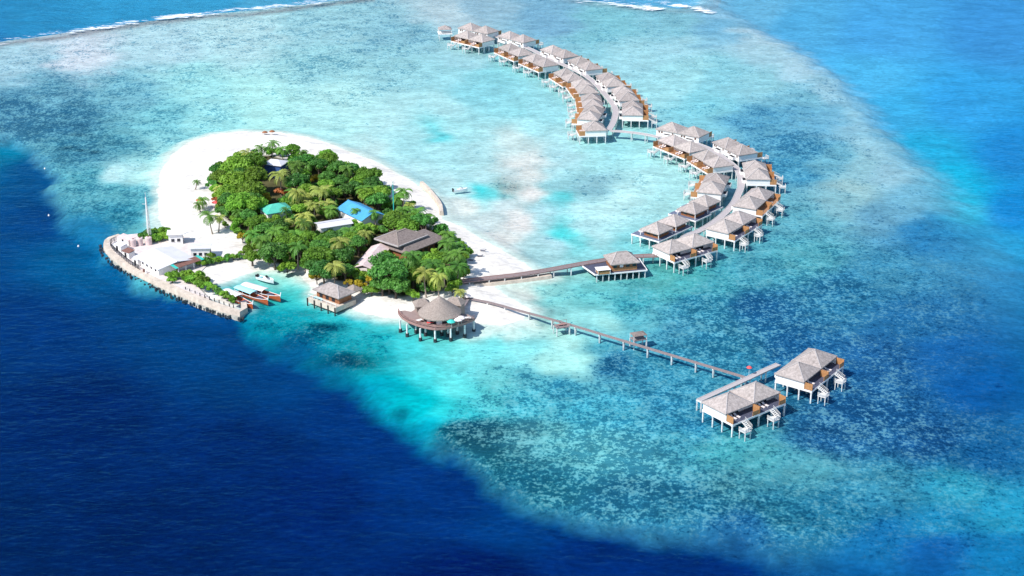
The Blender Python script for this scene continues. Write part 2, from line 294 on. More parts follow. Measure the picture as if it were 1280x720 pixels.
# how the water reads in the photograph at a few well-measured spots; the lists above are brought into line with them
REF_S = [(76,139,(85,145,175)),(396,59,(182,224,232)),(896,69,(165,216,230)),(1056,369,(54,130,170)),(1246,549,(30,102,156)),(1116,599,(66,148,180)),(756,559,(118,206,216)),(616,459,(132,214,216)),(656,299,(205,228,230)),(520,132,(190,233,238)),(446,469,(10,158,178))]
REF_D = [(36,25,(55,150,205)),(1256,209,(42,155,220)),(1176,219,(28,180,220)),(1246,415,(16,120,184)),(866,699,(0,52,120)),(36,699,(0,46,100)),(300,551,(0,48,108)),(40,391,(0,57,120)),(450,520,(0,56,122)),(1200,71,(72,170,234))]
def align(pts, ref):
    ru = np.array([r[0] for r in ref], float); rv = np.array([r[1] for r in ref], float)
    own = idw(ru, rv, pts)[:, :3]; want = np.array([lin(r[2]) for r in ref]); ra = np.log((want + .002) / (own + .002))
    res = []
    for u, v, c, k in pts:
        w = 1 / ((ru - u) ** 2 + ((rv - v) * 1.7) ** 2 + 8000.); f = np.exp((w @ ra) / w.sum())
        l = np.clip((np.array(lin(c)) + .002) * f - .002, 0, 1); e = np.where(l <= .0031308, l * 12.92, 1.055 * l ** (1 / 2.4) - .055) * 255
        res.append((u, v, tuple(np.clip(e, 0, 252)), k))
    return res
for _ in range(3): CP = align(CP, REF_S); CPD = align(CPD, REF_D)
POLS = {k: gpoly(v) for k, v in (('SW', SW), ('NE', NE), ('NW', NW), ('SAND', SAND))}
SURF = [[(-60,62),(0,53),(40,47),(80,41),(120,35),(160,28)],[(205,22),(250,18),(290,12),(330,9),(372,4),(420,-1)],[(720,0),(760,4),(800,8),(822,11)],[(822,1),(845,6),(870,10),(888,15)]]
K_LIGHT = np.array((1.40, 1.39, 1.47))      # brightness a flat surface of albedo 1 reaches in the picture, under the water
def seabed(X, Y):
    U, V = UV(X, Y, 0.0); U = np.where(np.isfinite(U), U, 0)
    U = np.clip(U, -900, 2200); V = np.clip(V, -200, 1200)
    # wander the outlines a little
    wx = fbm(X, Y, 26., 3) * 6 + fbm(X, Y, 7., 13) * 4; wy = fbm(X, Y, 26., 11) * 9 + fbm(X, Y, 7., 14) * 5
    XS, YS = X + wx, Y + wy
    sw = sdist(XS, YS, POLS['SW']); ne = sdist(X + wx * .45 + fbm(X, Y, 6, 31) * 5, Y + wy * .5 + fbm(X, Y, 6, 33) * 7, POLS['NE']); nw = sdist(X + wx * .3, Y + wy * .3, POLS['NW'])
    wid = np.where(U < 330, 5, np.where(U < 560, 8, 5.5)) + np.clip((U - 850) / 400, 0, 1) * 10
    wn = 15 + 18 * sstep(150, 330, V)
    m = np.maximum(sstep(-wid * .7, wid, sw), np.maximum(sstep(-wn * .45, wn, ne), sstep(-3, 7, nw)))
    wu = fbm(X, Y, 18., 40) * 26; wv = fbm(X, Y, 18., 50) * 12
    sh = idw(U + wu, V + wv, CP); dp = idw(U, V, CPD)
    sh = sh.reshape(*X.shape, 4); dp = dp.reshape(*X.shape, 4)
    c = sh * (1 - m)[..., None] + dp * m[..., None]
    coral = c[..., 3] * (1 - m)
    sand = sdist(X + fbm(X, Y, 7., 77) * .8, Y + fbm(X, Y, 7., 78) * .8, POLS['SAND'])
    # pale bar of sand under the first metres of water
    k = sstep(-5.5, 0.5, sand + fbm(X, Y, 12., 21) * 3) * (1 - m) * (1 - sstep(-16, -5, sw) * (U < 312))
    # brown reef rim behind the surf
    rim = np.exp(-((nw + 7 + fbm(X, Y, 20, 5) * 5) / 5.5) ** 2) * (U < 470) * .75 + np.exp(-((nw + 9) / 6) ** 2) * (U > 500) * (U < 900) * .3
    brown = np.array(lin((150, 140, 150)))
    rgb = c[..., :3] * (1 - rim[..., None]) + brown * rim[..., None]
    wet = np.array(lin((240, 250, 244)))
    rgb = rgb * (1 - k[..., None]) + wet * k[..., None]
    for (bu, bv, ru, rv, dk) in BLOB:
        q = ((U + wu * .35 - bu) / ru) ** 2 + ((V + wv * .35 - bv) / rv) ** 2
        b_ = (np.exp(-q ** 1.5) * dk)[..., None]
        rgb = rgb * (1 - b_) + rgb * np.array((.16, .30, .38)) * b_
    coral = coral * (1 - k)
    return rgb, coral, m, sand, nw, U, V
def axis(a, b, st, far):
    core = list(np.arange(a, b + .01, st)); lo = []; hi = []; s = st; x = a
    while x > -far: s *= 1.35; x -= s; lo.append(x)
    s = st; x = b
    while x < far: s *= 1.35; x += s; hi.append(x)
    return np.array(lo[::-1] + core + hi)
def grid(name, xs, ys, Z, matr, attrs, keep=None):
    nx, ny = len(xs), len(ys); X, Y = np.meshgrid(xs, ys, indexing='ij')
    co = np.stack([X, Y, Z], -1).reshape(-1, 3)
    i = np.arange(nx * ny).reshape(nx, ny)
    f = np.stack([i[:-1, :-1], i[1:, :-1], i[1:, 1:], i[:-1, 1:]], -1).reshape(-1, 4)
    if keep is not None:
        kk = (keep[:-1, :-1] | keep[1:, :-1] | keep[1:, 1:] | keep[:-1, 1:]).ravel(); f = f[kk]
        used = np.unique(f); rem = np.zeros(nx * ny, int); rem[used] = np.arange(len(used)); f = rem[f]; co = co[used]
        attrs = {k: a.reshape(nx * ny, -1)[used] for k, a in attrs.items()}
    me = bpy.data.meshes.new(name)
    me.vertices.add(len(co)); me.vertices.foreach_set('co', co.ravel())
    me.loops.add(f.size); me.loops.foreach_set('vertex_index', f.ravel())
    me.polygons.add(len(f)); me.polygons.foreach_set('loop_start', np.arange(0, f.size, 4)); me.polygons.foreach_set('loop_total', np.full(len(f), 4))
    me.polygons.foreach_set('use_smooth', np.ones(len(f), bool))
    me.update(calc_edges=True)
    for k, a in attrs.items():
        a = a.reshape(len(co), -1)
        if a.shape[1] == 1:
            at = me.attributes.new(k, 'FLOAT', 'POINT'); at.data.foreach_set('value', a.ravel().astype(np.float32))
        else:
            at = me.attributes.new(k, 'FLOAT_COLOR', 'POINT'); at.data.foreach_set('color', np.concatenate([a, np.ones((len(a), 1))], 1).ravel().astype(np.float32))
    me.materials.append(matr)
    o = bpy.data.objects.new(name, me); COL.objects.link(o); return o

def bed_material():
    m = bpy.data.materials.new('sea_bed'); m.use_nodes = True; n = m.node_tree; L = n.links.new; b = n.nodes['Principled BSDF']
    b.inputs['Roughness'].default_value = 1; b.inputs['Specular IOR Level'].default_value = 0
    ac = n.nodes.new('ShaderNodeAttribute'); ac.attribute_name = 'bed'
    ak = n.nodes.new('ShaderNodeAttribute'); ak.attribute_name = 'coral'
    tc = n.nodes.new('ShaderNodeTexCoord')
    def noise(scale, det=5, ro=.65, off=0., sx=1., sy=1.):
        mp = n.nodes.new('ShaderNodeMapping'); mp.inputs['Location'].default_value = (off, off * 1.7, 0); mp.inputs['Scale'].default_value = (scale * sx, scale * sy, scale)
        L(tc.outputs['Object'], mp.inputs[0]); z = n.nodes.new('ShaderNodeTexNoise'); z.inputs['Scale'].default_value = 1
        z.inputs['Detail'].default_value = det; z.inputs['Roughness'].default_value = ro; L(mp.outputs[0], z.inputs[0]); return z.outputs[0]
    def ma(op, a, b_, clamp=False):
        q = n.nodes.new('ShaderNodeMath'); q.operation = op; q.use_clamp = clamp
        for i, x in enumerate((a, b_)):
            if isinstance(x, (int, float)): q.inputs[i].default_value = x
            else: L(x, q.inputs[i])
        return q.outputs[0]
    def rng_(x, a, b_, c, d):
        q = n.nodes.new('ShaderNodeMapRange'); q.interpolation_type = 'SMOOTHSTEP'; L(x, q.inputs[0])
        for i, vv in enumerate((a, b_, c, d)):
            if isinstance(vv, (int, float)): q.inputs[i + 1].default_value = vv
            else: L(vv, q.inputs[i + 1])
        return q.outputs[0]
    big = noise(0.08, 4, .6, 3.); huge = noise(0.022, 3, .6, 7.)            # colonies of reef
    mid = noise(0.55, 4, .65, 11., .85, .6)           # heads a few metres wide
    fin = noise(1.5, 3, .62, 23., .8, .7)
    s = ma('ADD', ma('MULTIPLY', mid, .34), ma('ADD', ma('MULTIPLY', big, .20), ma('MULTIPLY', fin, .46)))
    # threshold falls as coral rises
    th = ma('SUBTRACT', .598, ma('MULTIPLY', ak.outputs['Fac'], .115)); th = ma('ADD', th, ma('MULTIPLY', ma('SUBTRACT', huge, .5), .16))
    dark = rng_(s, ma('SUBTRACT', th, .012), ma('ADD', th, .035), 0., 1.)
    dark = ma('MULTIPLY', dark, rng_(ak.outputs['Fac'], 0., .4, .0, .84))
    pale_sand = rng_(s, .480, .435, 0., 1.); pale_sand = ma('MULTIPLY', pale_sand, rng_(ak.outputs['Fac'], .06, .8, .0, .66))  # paler sand patches among the coral
    dc = n.nodes.new('ShaderNodeMix'); dc.data_type = 'RGBA'; dc.blend_type = 'MULTIPLY'; dc.inputs['Factor'].default_value = 1
    L(ac.outputs['Color'], dc.inputs['A']); dc.inputs['B'].default_value = (.20, .40, .52, 1)
    m1 = n.nodes.new('ShaderNodeMix'); m1.data_type = 'RGBA'; L(dark, m1.inputs['Factor']); L(ac.outputs['Color'], m1.inputs['A']); L(dc.outputs['Result'], m1.inputs['B'])
    lc = n.nodes.new('ShaderNodeMix'); lc.data_type = 'RGBA'; lc.inputs['Factor'].default_value = .45
    L(ac.outputs['Color'], lc.inputs['A']); lc.inputs['B'].default_value = (.26, .56, .56, 1)
    m2 = n.nodes.new('ShaderNodeMix'); m2.data_type = 'RGBA'; L(pale_sand, m2.inputs['Factor']); L(m1.outputs['Result'], m2.inputs['A']); L(lc.outputs['Result'], m2.inputs['B'])
    # lone heads and weed specks on the open sand, and bright wave streaks put into the bed colour
    spn = noise(.62, 3, .55, 61., .62, .8); spb = noise(.045, 3, .6, 71.)
    spk = ma('MULTIPLY', rng_(spn, .64, .70, 0., .75), rng_(spb, .42, .62, .15, 1.))
    spk = ma('MULTIPLY', spk, rng_(ak.outputs['Fac'], .01, .12, 0., 1.))
    m3 = n.nodes.new('ShaderNodeMix'); m3.data_type = 'RGBA'; L(spk, m3.inputs['Factor']); L(m2.outputs['Result'], m3.inputs['A']); L(dc.outputs['Result'], m3.inputs['B']); m2 = m3
    rip = rng_(noise(.8, 4, .7, 81., .55, .9), .32, .68, .84, 1.15)
    un = ma('MULTIPLY', rng_(noise(.13, 5, .62, 41., .7, 1.), .3, .7, .84, 1.14), rip)
    sc_ = n.nodes.new('ShaderNodeVectorMath'); sc_.operation = 'SCALE'; L(m2.outputs['Result'], sc_.inputs[0]); L(un, sc_.inputs['Scale'])
    L(sc_.outputs[0], b.inputs['Base Color']); return m
def water_material():
    m = bpy.data.materials.new('sea_water'); m.use_nodes = True; n = m.node_tree; L = n.links.new
    for q in list(n.nodes): n.nodes.remove(q)
    out = n.nodes.new('ShaderNodeOutputMaterial'); tc = n.nodes.new('ShaderNodeTexCoord')
    def noise(sx, sy, det, ro, rot=0.):
        mp = n.nodes.new('ShaderNodeMapping'); mp.inputs['Scale'].default_value = (sx, sy, 1); mp.inputs['Rotation'].default_value = (0, 0, rot)
        L(tc.outputs['Object'], mp.inputs[0]); z = n.nodes.new('ShaderNodeTexNoise'); z.inputs['Scale'].default_value = 1
        z.inputs['Detail'].default_value = det; z.inputs['Roughness'].default_value = ro; z.inputs['Distortion'].default_value = .3; L(mp.outputs[0], z.inputs[0]); return z.outputs[0]
    ad = n.nodes.new('ShaderNodeAttribute'); ad.attribute_name = 'chop'
    af = n.nodes.new('ShaderNodeAttribute'); af.attribute_name = 'foam'
    b1 = n.nodes.new('ShaderNodeBump'); b1.inputs['Distance'].default_value = 0.9; L(ad.outputs['Fac'], b1.inputs['Strength']); L(noise(.30, .52, 2.5, .6, .25), b1.inputs['Height'])
    b2 = n.nodes.new('ShaderNodeBump'); b2.inputs['Distance'].default_value = 1.6; L(ad.outputs['Fac'], b2.inputs['Strength']); L(noise(.07, .12, 3, .5, -.3), b2.inputs['Height']); L(b1.outputs[0], b2.inputs['Normal'])
    fr = n.nodes.new('ShaderNodeFresnel'); fr.inputs[0].default_value = 1.33; L(b2.outputs[0], fr.inputs['Normal'])
    gl = n.nodes.new('ShaderNodeBsdfGlossy'); gl.inputs['Roughness'].default_value = .22; gl.inputs[0].default_value = (.16, .62, 1, 1); L(b2.outputs[0], gl.inputs['Normal'])
    tr = n.nodes.new('ShaderNodeBsdfTransparent'); tr.inputs[0].default_value = (.93, .985, 1, 1)
    fm = n.nodes.new('ShaderNodeMath'); fm.operation = 'MULTIPLY'; fm.inputs[1].default_value = .42; L(fr.outputs[0], fm.inputs[0])
    mx = n.nodes.new('ShaderNodeMixShader'); L(fm.outputs[0], mx.inputs[0]); L(tr.outputs[0], mx.inputs[1]); L(gl.outputs[0], mx.inputs[2])
    fo = n.nodes.new('ShaderNodeBsdfDiffuse'); fo.inputs[0].default_value = (.82, .84, .86, 1)
    nz = noise(.12, .45, 6, .75)
    mr = n.nodes.new('ShaderNodeMapRange'); mr.interpolation_type = 'SMOOTHSTEP'; L(nz, mr.inputs[0])
    sb = n.nodes.new('ShaderNodeMath'); sb.operation = 'MULTIPLY_ADD'; L(af.outputs['Fac'], sb.inputs[0]); sb.inputs[1].default_value = -.42; sb.inputs[2].default_value = .80
    L(sb.outputs[0], mr.inputs[1]); ad2 = n.nodes.new('ShaderNodeMath'); ad2.inputs[1].default_value = .10; L(sb.outputs[0], ad2.inputs[0]); L(ad2.outputs[0], mr.inputs[2])
    m2 = n.nodes.new('ShaderNodeMixShader'); L(mr.outputs[0], m2.inputs[0]); L(mx.outputs[0], m2.inputs[1]); L(fo.outputs[0], m2.inputs[2])
    L(m2.outputs[0], out.inputs[0]); return m
xs = axis(-330, 330, 1.5, 9000); ys = axis(262, 900, 1.5, 12000)
X, Y = np.meshgrid(xs, ys, indexing='ij')
rgb, coral, deep, sand, nwd, U_, V_ = seabed(X, Y)
REFL = np.array((.003, .012, .030)) * 1.0
def albedo(rgb, V):
    far = np.clip((330 - V) / 330, 0, 1)[..., None]
    return np.clip((rgb - REFL * (1 + 3.2 * far ** 1.5)) / K_LIGHT, 0.0003, .82)
alb = albedo(rgb, V_)
Zb = -0.9 - 3.0 * sstep(0, 1, deep)
def under(s, d): return (-0.9 * sstep(0, 8, -s)) * (1 - sstep(0, 1, d)) + (-3.9) * sstep(0, 1, d) * sstep(0, 8, -s)
Zb = np.where(sand > -12, under(sand, deep) - .06 - .5 * sstep(-2, 2, sand), Zb)
sea_bed = grid('sea_bed', xs, ys, Zb, bed_material(), {'bed': alb, 'coral': coral}); tag(sea_bed, kind='structure')
# island of white sand rising out of it
xi = np.arange(-150, 25, .8); yi = np.arange(385, 650, .8)
XI, YI = np.meshgrid(xi, yi, indexing='ij')
rgbI, cI, dI, sI, nI, UI, VI = seabed(XI, YI)
ZI = np.where(sI > 0, 1.15 * sstep(0, 9, sI) + .02 * fbm(XI, YI, 3, 9), under(sI, dI) - .4 * sstep(6, 8, -sI))
inS = sstep(-1.0, 2.0, sI)[..., None]
dry = np.array((.70, .665, .615))
aI = albedo(rgbI, VI) * (1 - inS) + dry * (1 + .05 * fbm(XI, YI, 9, 4))[..., None] * inS
# worn ground under the trees and the trodden yard
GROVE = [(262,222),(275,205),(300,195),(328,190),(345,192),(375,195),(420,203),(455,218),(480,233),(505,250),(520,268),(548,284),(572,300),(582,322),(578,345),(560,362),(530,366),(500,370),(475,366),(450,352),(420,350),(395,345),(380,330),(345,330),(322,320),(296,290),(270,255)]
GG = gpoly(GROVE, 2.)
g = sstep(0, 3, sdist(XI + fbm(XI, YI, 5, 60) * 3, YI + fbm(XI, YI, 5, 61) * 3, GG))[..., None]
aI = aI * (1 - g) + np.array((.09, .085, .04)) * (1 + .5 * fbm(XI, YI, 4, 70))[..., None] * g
YARD = gpoly([(270,312),(300,300),(322,322),(300,330),(285,326)], 1)
g = (sstep(-1, 4, sdist(XI, YI, YARD)) * .35)[..., None]; aI = aI * (1 - g) + np.array((.52, .46, .42)) * g
keep = sI > -8
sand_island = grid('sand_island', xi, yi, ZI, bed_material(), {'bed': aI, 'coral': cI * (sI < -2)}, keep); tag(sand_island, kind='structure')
# water
foam = np.zeros(X.shape)
for seg in SURF:
    g = np.array([[p.x, p.y] for p in (P(u, v, 0) for u, v in seg)])
    dmin = np.full(X.shape, 1e9)
    for i in range(len(g) - 1):
        e = g[i + 1] - g[i]; t = np.clip(((X - g[i, 0]) * e[0] + (Y - g[i, 1]) * e[1]) / (e @ e), 0, 1)
        dmin = np.minimum(dmin, np.hypot(X - g[i, 0] - t * e[0], (Y - g[i, 1] - t * e[1])))
    wdt = 8.5 + 6 * vnoise(X, Y, 22, 91)
    foam = np.maximum(foam, (.85 + .5 * fbm(X, Y, 30, 95)) * np.exp(-(dmin / wdt) ** 2))
foam = np.maximum(foam, .62 * np.exp(-((nwd + 2) / 9.) ** 2) * (V_ < 70))
chop = .13 + .34 * deep
water = grid('lagoon_water', xs, ys, np.zeros(X.shape), water_material(), {'foam': foam, 'chop': chop}); tag(water, kind='structure')
#@SEA_END
#@OBJECTS
# ------------------------------------------------------------------ over-water villas
DECKZ, EAVEZ, APEXZ = 2.7, 4.75, 7.3
def hip_roof(mb, x0, x1, y0, y1, ze, za, ridge=0.0, th=.28, along='x', sag=.0):
    """hipped thatch with a closed underside; ridge = length of the ridge"""
    cx, cy = (x0 + x1) / 2, (y0 + y1) / 2
    r = ridge / 2
    A = (cx - r, cy, za) if along == 'x' else (cx, cy - r, za)
    B = (cx + r, cy, za) if along == 'x' else (cx, cy + r, za)
    c = [(x0, y0), (x1, y0), (x1, y1), (x0, y1)]
    lo = [(x, y, ze - th) for x, y in c]; hi = [(x, y, ze) for x, y in c]
    mb.poly(lo[::-1])
    for i in range(4): mb.poly([lo[i], lo[(i + 1) % 4], hi[(i + 1) % 4], hi[i]])
    def face(pts):   # split once so that the slope can sag
        mb.poly(pts)
    if along == 'x':
        face([hi[0], hi[1], B, A] if r > 0 else [hi[0], hi[1], A]); face([hi[1], hi[2], B]); face([hi[2], hi[3], A, B] if r > 0 else [hi[2], hi[3], A]); face([hi[3], hi[0], A])
    else:
        face([hi[0], hi[1], A]); face([hi[1], hi[2], B, A] if r > 0 else [hi[1], hi[2], A]); face([hi[2], hi[3], B]); face([hi[3], hi[0], A, B] if r > 0 else [hi[3], hi[0], A])
def hip_lines(mb, x0, x1, y0, y1, ze, za, ridge=0.0, along='x', w=.34):
    cx, cy = (x0 + x1) / 2, (y0 + y1) / 2; r = ridge / 2
    A = (cx - r, cy, za + .05) if along == 'x' else (cx, cy - r, za + .05)
    B = (cx + r, cy, za + .05) if along == 'x' else (cx, cy + r, za + .05)
    c = [(x0, y0), (x1, y0), (x1, y1), (x0, y1)]
    tg = [A, B, B, A] if along == 'x' else [A, A, B, B]
    for (x, y), t in zip(c, tg): mb.bar((x, y, ze + .04), t, w, .1)
    if r > 0: mb.bar(A, B, w * 1.2, .14)
def villa(sp, n=2):
    """n huts in a row along x; y grows towards the open water side"""
    root = empty('water_villa'); tag(root, None, 'water villa')
    L = sp * n; hx = L / 2 - .5
    m = MB(); m.box(-hx, hx, -4.3, 6.2, DECKZ - .5, DECKZ - .02); m.build('platform', M['white'], root)
    m = MB(); m.box(-hx + .12, hx - .12, 2.3, 6.1, DECKZ - .018, DECKZ + .05); m.build('deck', M['darkdeck'], root)
    for i in range(n):
        a = -L / 2 + i * sp; b = a + sp; c = (a + b) / 2
        wl = a + .6 if i == 0 else a + .05; wr = b - .6 if i == n - 1 else b - .05
        m = MB(); t = .18
        m.box(wl, wr, -4.2, -4.2 + t, DECKZ, EAVEZ - .2)             # wall towards the walkway
        if i == 0: m.box(wl, wl + t, -4.2 + t, 3.9, DECKZ, EAVEZ - .2)
        if i == n - 1: m.box(wr - t, wr, -4.2 + t, 3.9, DECKZ, EAVEZ - .2)
        m.box(wl + (t if i == 0 else 0), c - 1.6, 2.1, 2.1 + t, DECKZ, EAVEZ - .2); m.box(c + 1.6, wr - (t if i == n - 1 else 0), 2.1, 2.1 + t, DECKZ, EAVEZ - .2)
        m.box(c - 1.6, c + 1.6, 2.1, 2.1 + t, EAVEZ - .55, EAVEZ - .2)
        m.box(c - .9, c + 2.2, -5.6, -4.2, DECKZ - .3, EAVEZ - 1.25)           # entrance porch box
        w = m.build('wall', M['white'], root)
        m = MB(); m.box(c - 1.6, c + 1.6, 2.12, 2.2, DECKZ + .03, EAVEZ - .55)
        for q in (-1.6, -.8, 0, .8, 1.6): m.box(c + q - .04, c + q + .04, 2.2, 2.24, DECKZ + .03, EAVEZ - .55)
        m.build('glass_door', M['glass'], root)
        for q in (-3.1, -1.9, 2.9):
            m = MB(); m.box(c + q - .38, c + q + .38, -4.26, -4.2, DECKZ + .75, DECKZ + 1.5); m.build('window', M['window'], w)
        m = MB(); m.box(c - .7, c + 2., -5.45, -4.35, EAVEZ - 1.245, EAVEZ - 1.17); m.build('dark_strip', M['black'], w)  # black strip laid on top of the porch box
        ra, rb = (a + .25 if i == 0 else a + .02), (b - .25 if i == n - 1 else b - .02)
        m = MB(); hip_roof(m, ra, rb, -4.5, 4.0, EAVEZ, APEXZ, .5); rf = m.build('roof', M['thatch'], root)
        m = MB(); hip_lines(m, ra, rb, -4.5, 4.0, EAVEZ, APEXZ, .5, w=.26); m.build('ridge_cap', M['thatch_ridge'], rf)
        for q, s in ((wl + .1, 1), (wr - .1, -1)):
            m = MB()
            for k in range(8): m.box(q - .05, q + .05, 3.95 + k * .29, 3.95 + k * .29 + .24, DECKZ + .05, DECKZ + 1.85 + .06 * (k % 2))
            m.box(q - .04, q + .04, 3.95, 6.2, DECKZ + .1, DECKZ + 1.8)
            m.build('privacy_screen', M['screen'], root)
        m = MB()                                                                # low screen along the front of the deck, beside the stair
        for k in range(6): m.box(wl + .2 + k * .36, wl + .2 + k * .36 + .3, 6.02, 6.12, DECKZ + .05, DECKZ + 1.25)
        m.build('deck_screen', M['screen'], root)
        m = MB()                                                                # loungers
        for q in (0.4, 1.7):
            m.box(c + q, c + q + .65, 3.5, 5.1, DECKZ + .3, DECKZ + .42)
            m.hexa([(c + q, 3.0, DECKZ + .65), (c + q + .65, 3.0, DECKZ + .65), (c + q + .65, 3.5, DECKZ + .3), (c + q, 3.5, DECKZ + .3), (c + q, 3.0, DECKZ + .75), (c + q + .65, 3.0, DECKZ + .75), (c + q + .65, 3.5, DECKZ + .42), (c + q, 3.5, DECKZ + .42)])
            for yy in (3.6, 5.0): m.box(c + q + .05, c + q + .6, yy, yy + .06, DECKZ + .05, DECKZ + .3)
        m.build('lounger', M['umbr'], root)
        # stair down to a landing over the water
        m = MB(); lx = c + 1.5
        m.box(lx - .2, lx + 2.0, 7.4, 9.7, 1.25, 1.45)
        for k in range(6): m.box(lx - 1.3, lx - .25, 6.25 + k * .42, 6.25 + k * .42 + .36, DECKZ - .25 - k * .24, DECKZ - .17 - k * .24)
        m.bar((lx - 1.33, 6.2, DECKZ - .2), (lx - 1.33, 8.8, 1.25), .1, .3); m.bar((lx - .22, 6.2, DECKZ - .2), (lx - .22, 8.8, 1.25), .1, .3)
        for a_, b_ in (((lx - 1.33, 6.2), (lx - 1.33, 8.8)),):
            m.bar((a_[0], a_[1], DECKZ + .8), (b_[0], b_[1], 2.2), .08); m.bar((a_[0], a_[1], DECKZ + .4), (b_[0], b_[1], 1.8), .06)
        for q in ((-.15, 9.65), (1.95, 9.65), (1.95, 7.45), (.9, 9.65)): m.bar((lx + q[0], q[1], 1.4), (lx + q[0], q[1], 2.35), .08)
        for zz in (1.75, 2.05, 2.33):
            m.bar((lx - .15, 9.65, zz), (lx + 1.95, 9.65, zz), .06, .12); m.bar((lx + 1.95, 7.45, zz), (lx + 1.95, 9.65, zz), .06, .12)
        st = m.build('stair_landing', M['concrete'], root)
        for q in ((0, 7.6), (1.8, 7.6), (0, 9.5), (1.8, 9.5)):
            m = MB(); m.box(lx + q[0] - .1, lx + q[0] + .1, q[1] - .1, q[1] + .1, -1.4, 1.25); m.build('stilt', M['pile'], st)
    xs_ = [-hx + .25 + k * (2 * hx - .5) / (2 * n) for k in range(2 * n + 1)]
    for x in xs_:
        for y in (-4.1, -.7, 2.6, 6.0):
            m = MB(); m.box(x - .17, x + .17, y - .17, y + .17, -1.6, DECKZ - .5); m.box(x - .26, x + .26, y - .26, y + .26, DECKZ - .72, DECKZ - .5); m.build('stilt', M['pile'], root)
    return root
def pavilion():
    root = empty('water_pavilion'); tag(root, None, 'water pavilion')
    m = MB(); m.box(-4.6, 4.6, -4.6, 6.6, DECKZ - .45, DECKZ - .02); m.build('platform', M['white'], root)
    m = MB(); m.box(-4.45, 4.45, -4.45, 6.45, DECKZ - .018, DECKZ + .05); m.build('deck', M['slatedeck'], root)
    m = MB(); m.box(-2.9, 2.9, -2.9, 2.6, DECKZ + .05, EAVEZ - .1); w = m.build('wall', M['timber'], root)
    for x in (-2., 0, 2.):
        m = MB(); m.box(x - .75, x + .75, 2.6, 2.66, DECKZ + .1, EAVEZ - .45); m.build('glass_door', M['glass'], w)
        m = MB(); m.box(x - .5, x + .5, -2.96, -2.9, DECKZ + .9, EAVEZ - .5); m.build('window', M['glass'], w)
    for y in (-1.6, .9):
        for s in (-1, 1):
            m = MB(); m.box(*sorted((s * 2.9, s * 2.96)), y - .6, y + .6, DECKZ + .7, EAVEZ - .5); m.build('window', M['glass'], w)
    m = MB(); hip_roof(m, -3.95, 3.95, -3.95, 3.7, EAVEZ, APEXZ - .2, .3); rf = m.build('roof', M['thatch'], root)
    m = MB(); hip_lines(m, -3.95, 3.95, -3.95, 3.7, EAVEZ, APEXZ - .2, .3, w=.22); m.build('ridge_cap', M['thatch_ridge'], rf)
    for x in (-3.7, 3.7):
        for y in (-3.7, 3.45):
            m = MB(); m.box(x - .1, x + .1, y - .1, y + .1, DECKZ + .05, EAVEZ - .28); m.build('post', M['white'], root)
    m = MB()
    for x in (-1.6, -.6, 1.2): m.box(x, x + .6, 4.2, 5.9, DECKZ + .25, DECKZ + .4); m.box(x + .05, x + .55, 4.3, 5.8, DECKZ + .05, DECKZ + .25)
    m.build('lounger', M['umbr'], root)
    for x in (-4.3, 0, 4.3):
        for y in (-4.3, -.7, 2.9, 6.3):
            m = MB(); m.box(x - .16, x + .16, y - .16, y + .16, -1.6, DECKZ - .45); m.box(x - .25, x + .25, y - .25, y + .25, DECKZ - .66, DECKZ - .45); m.build('stilt', M['pile'], root)
    return root
ZC = 7.2
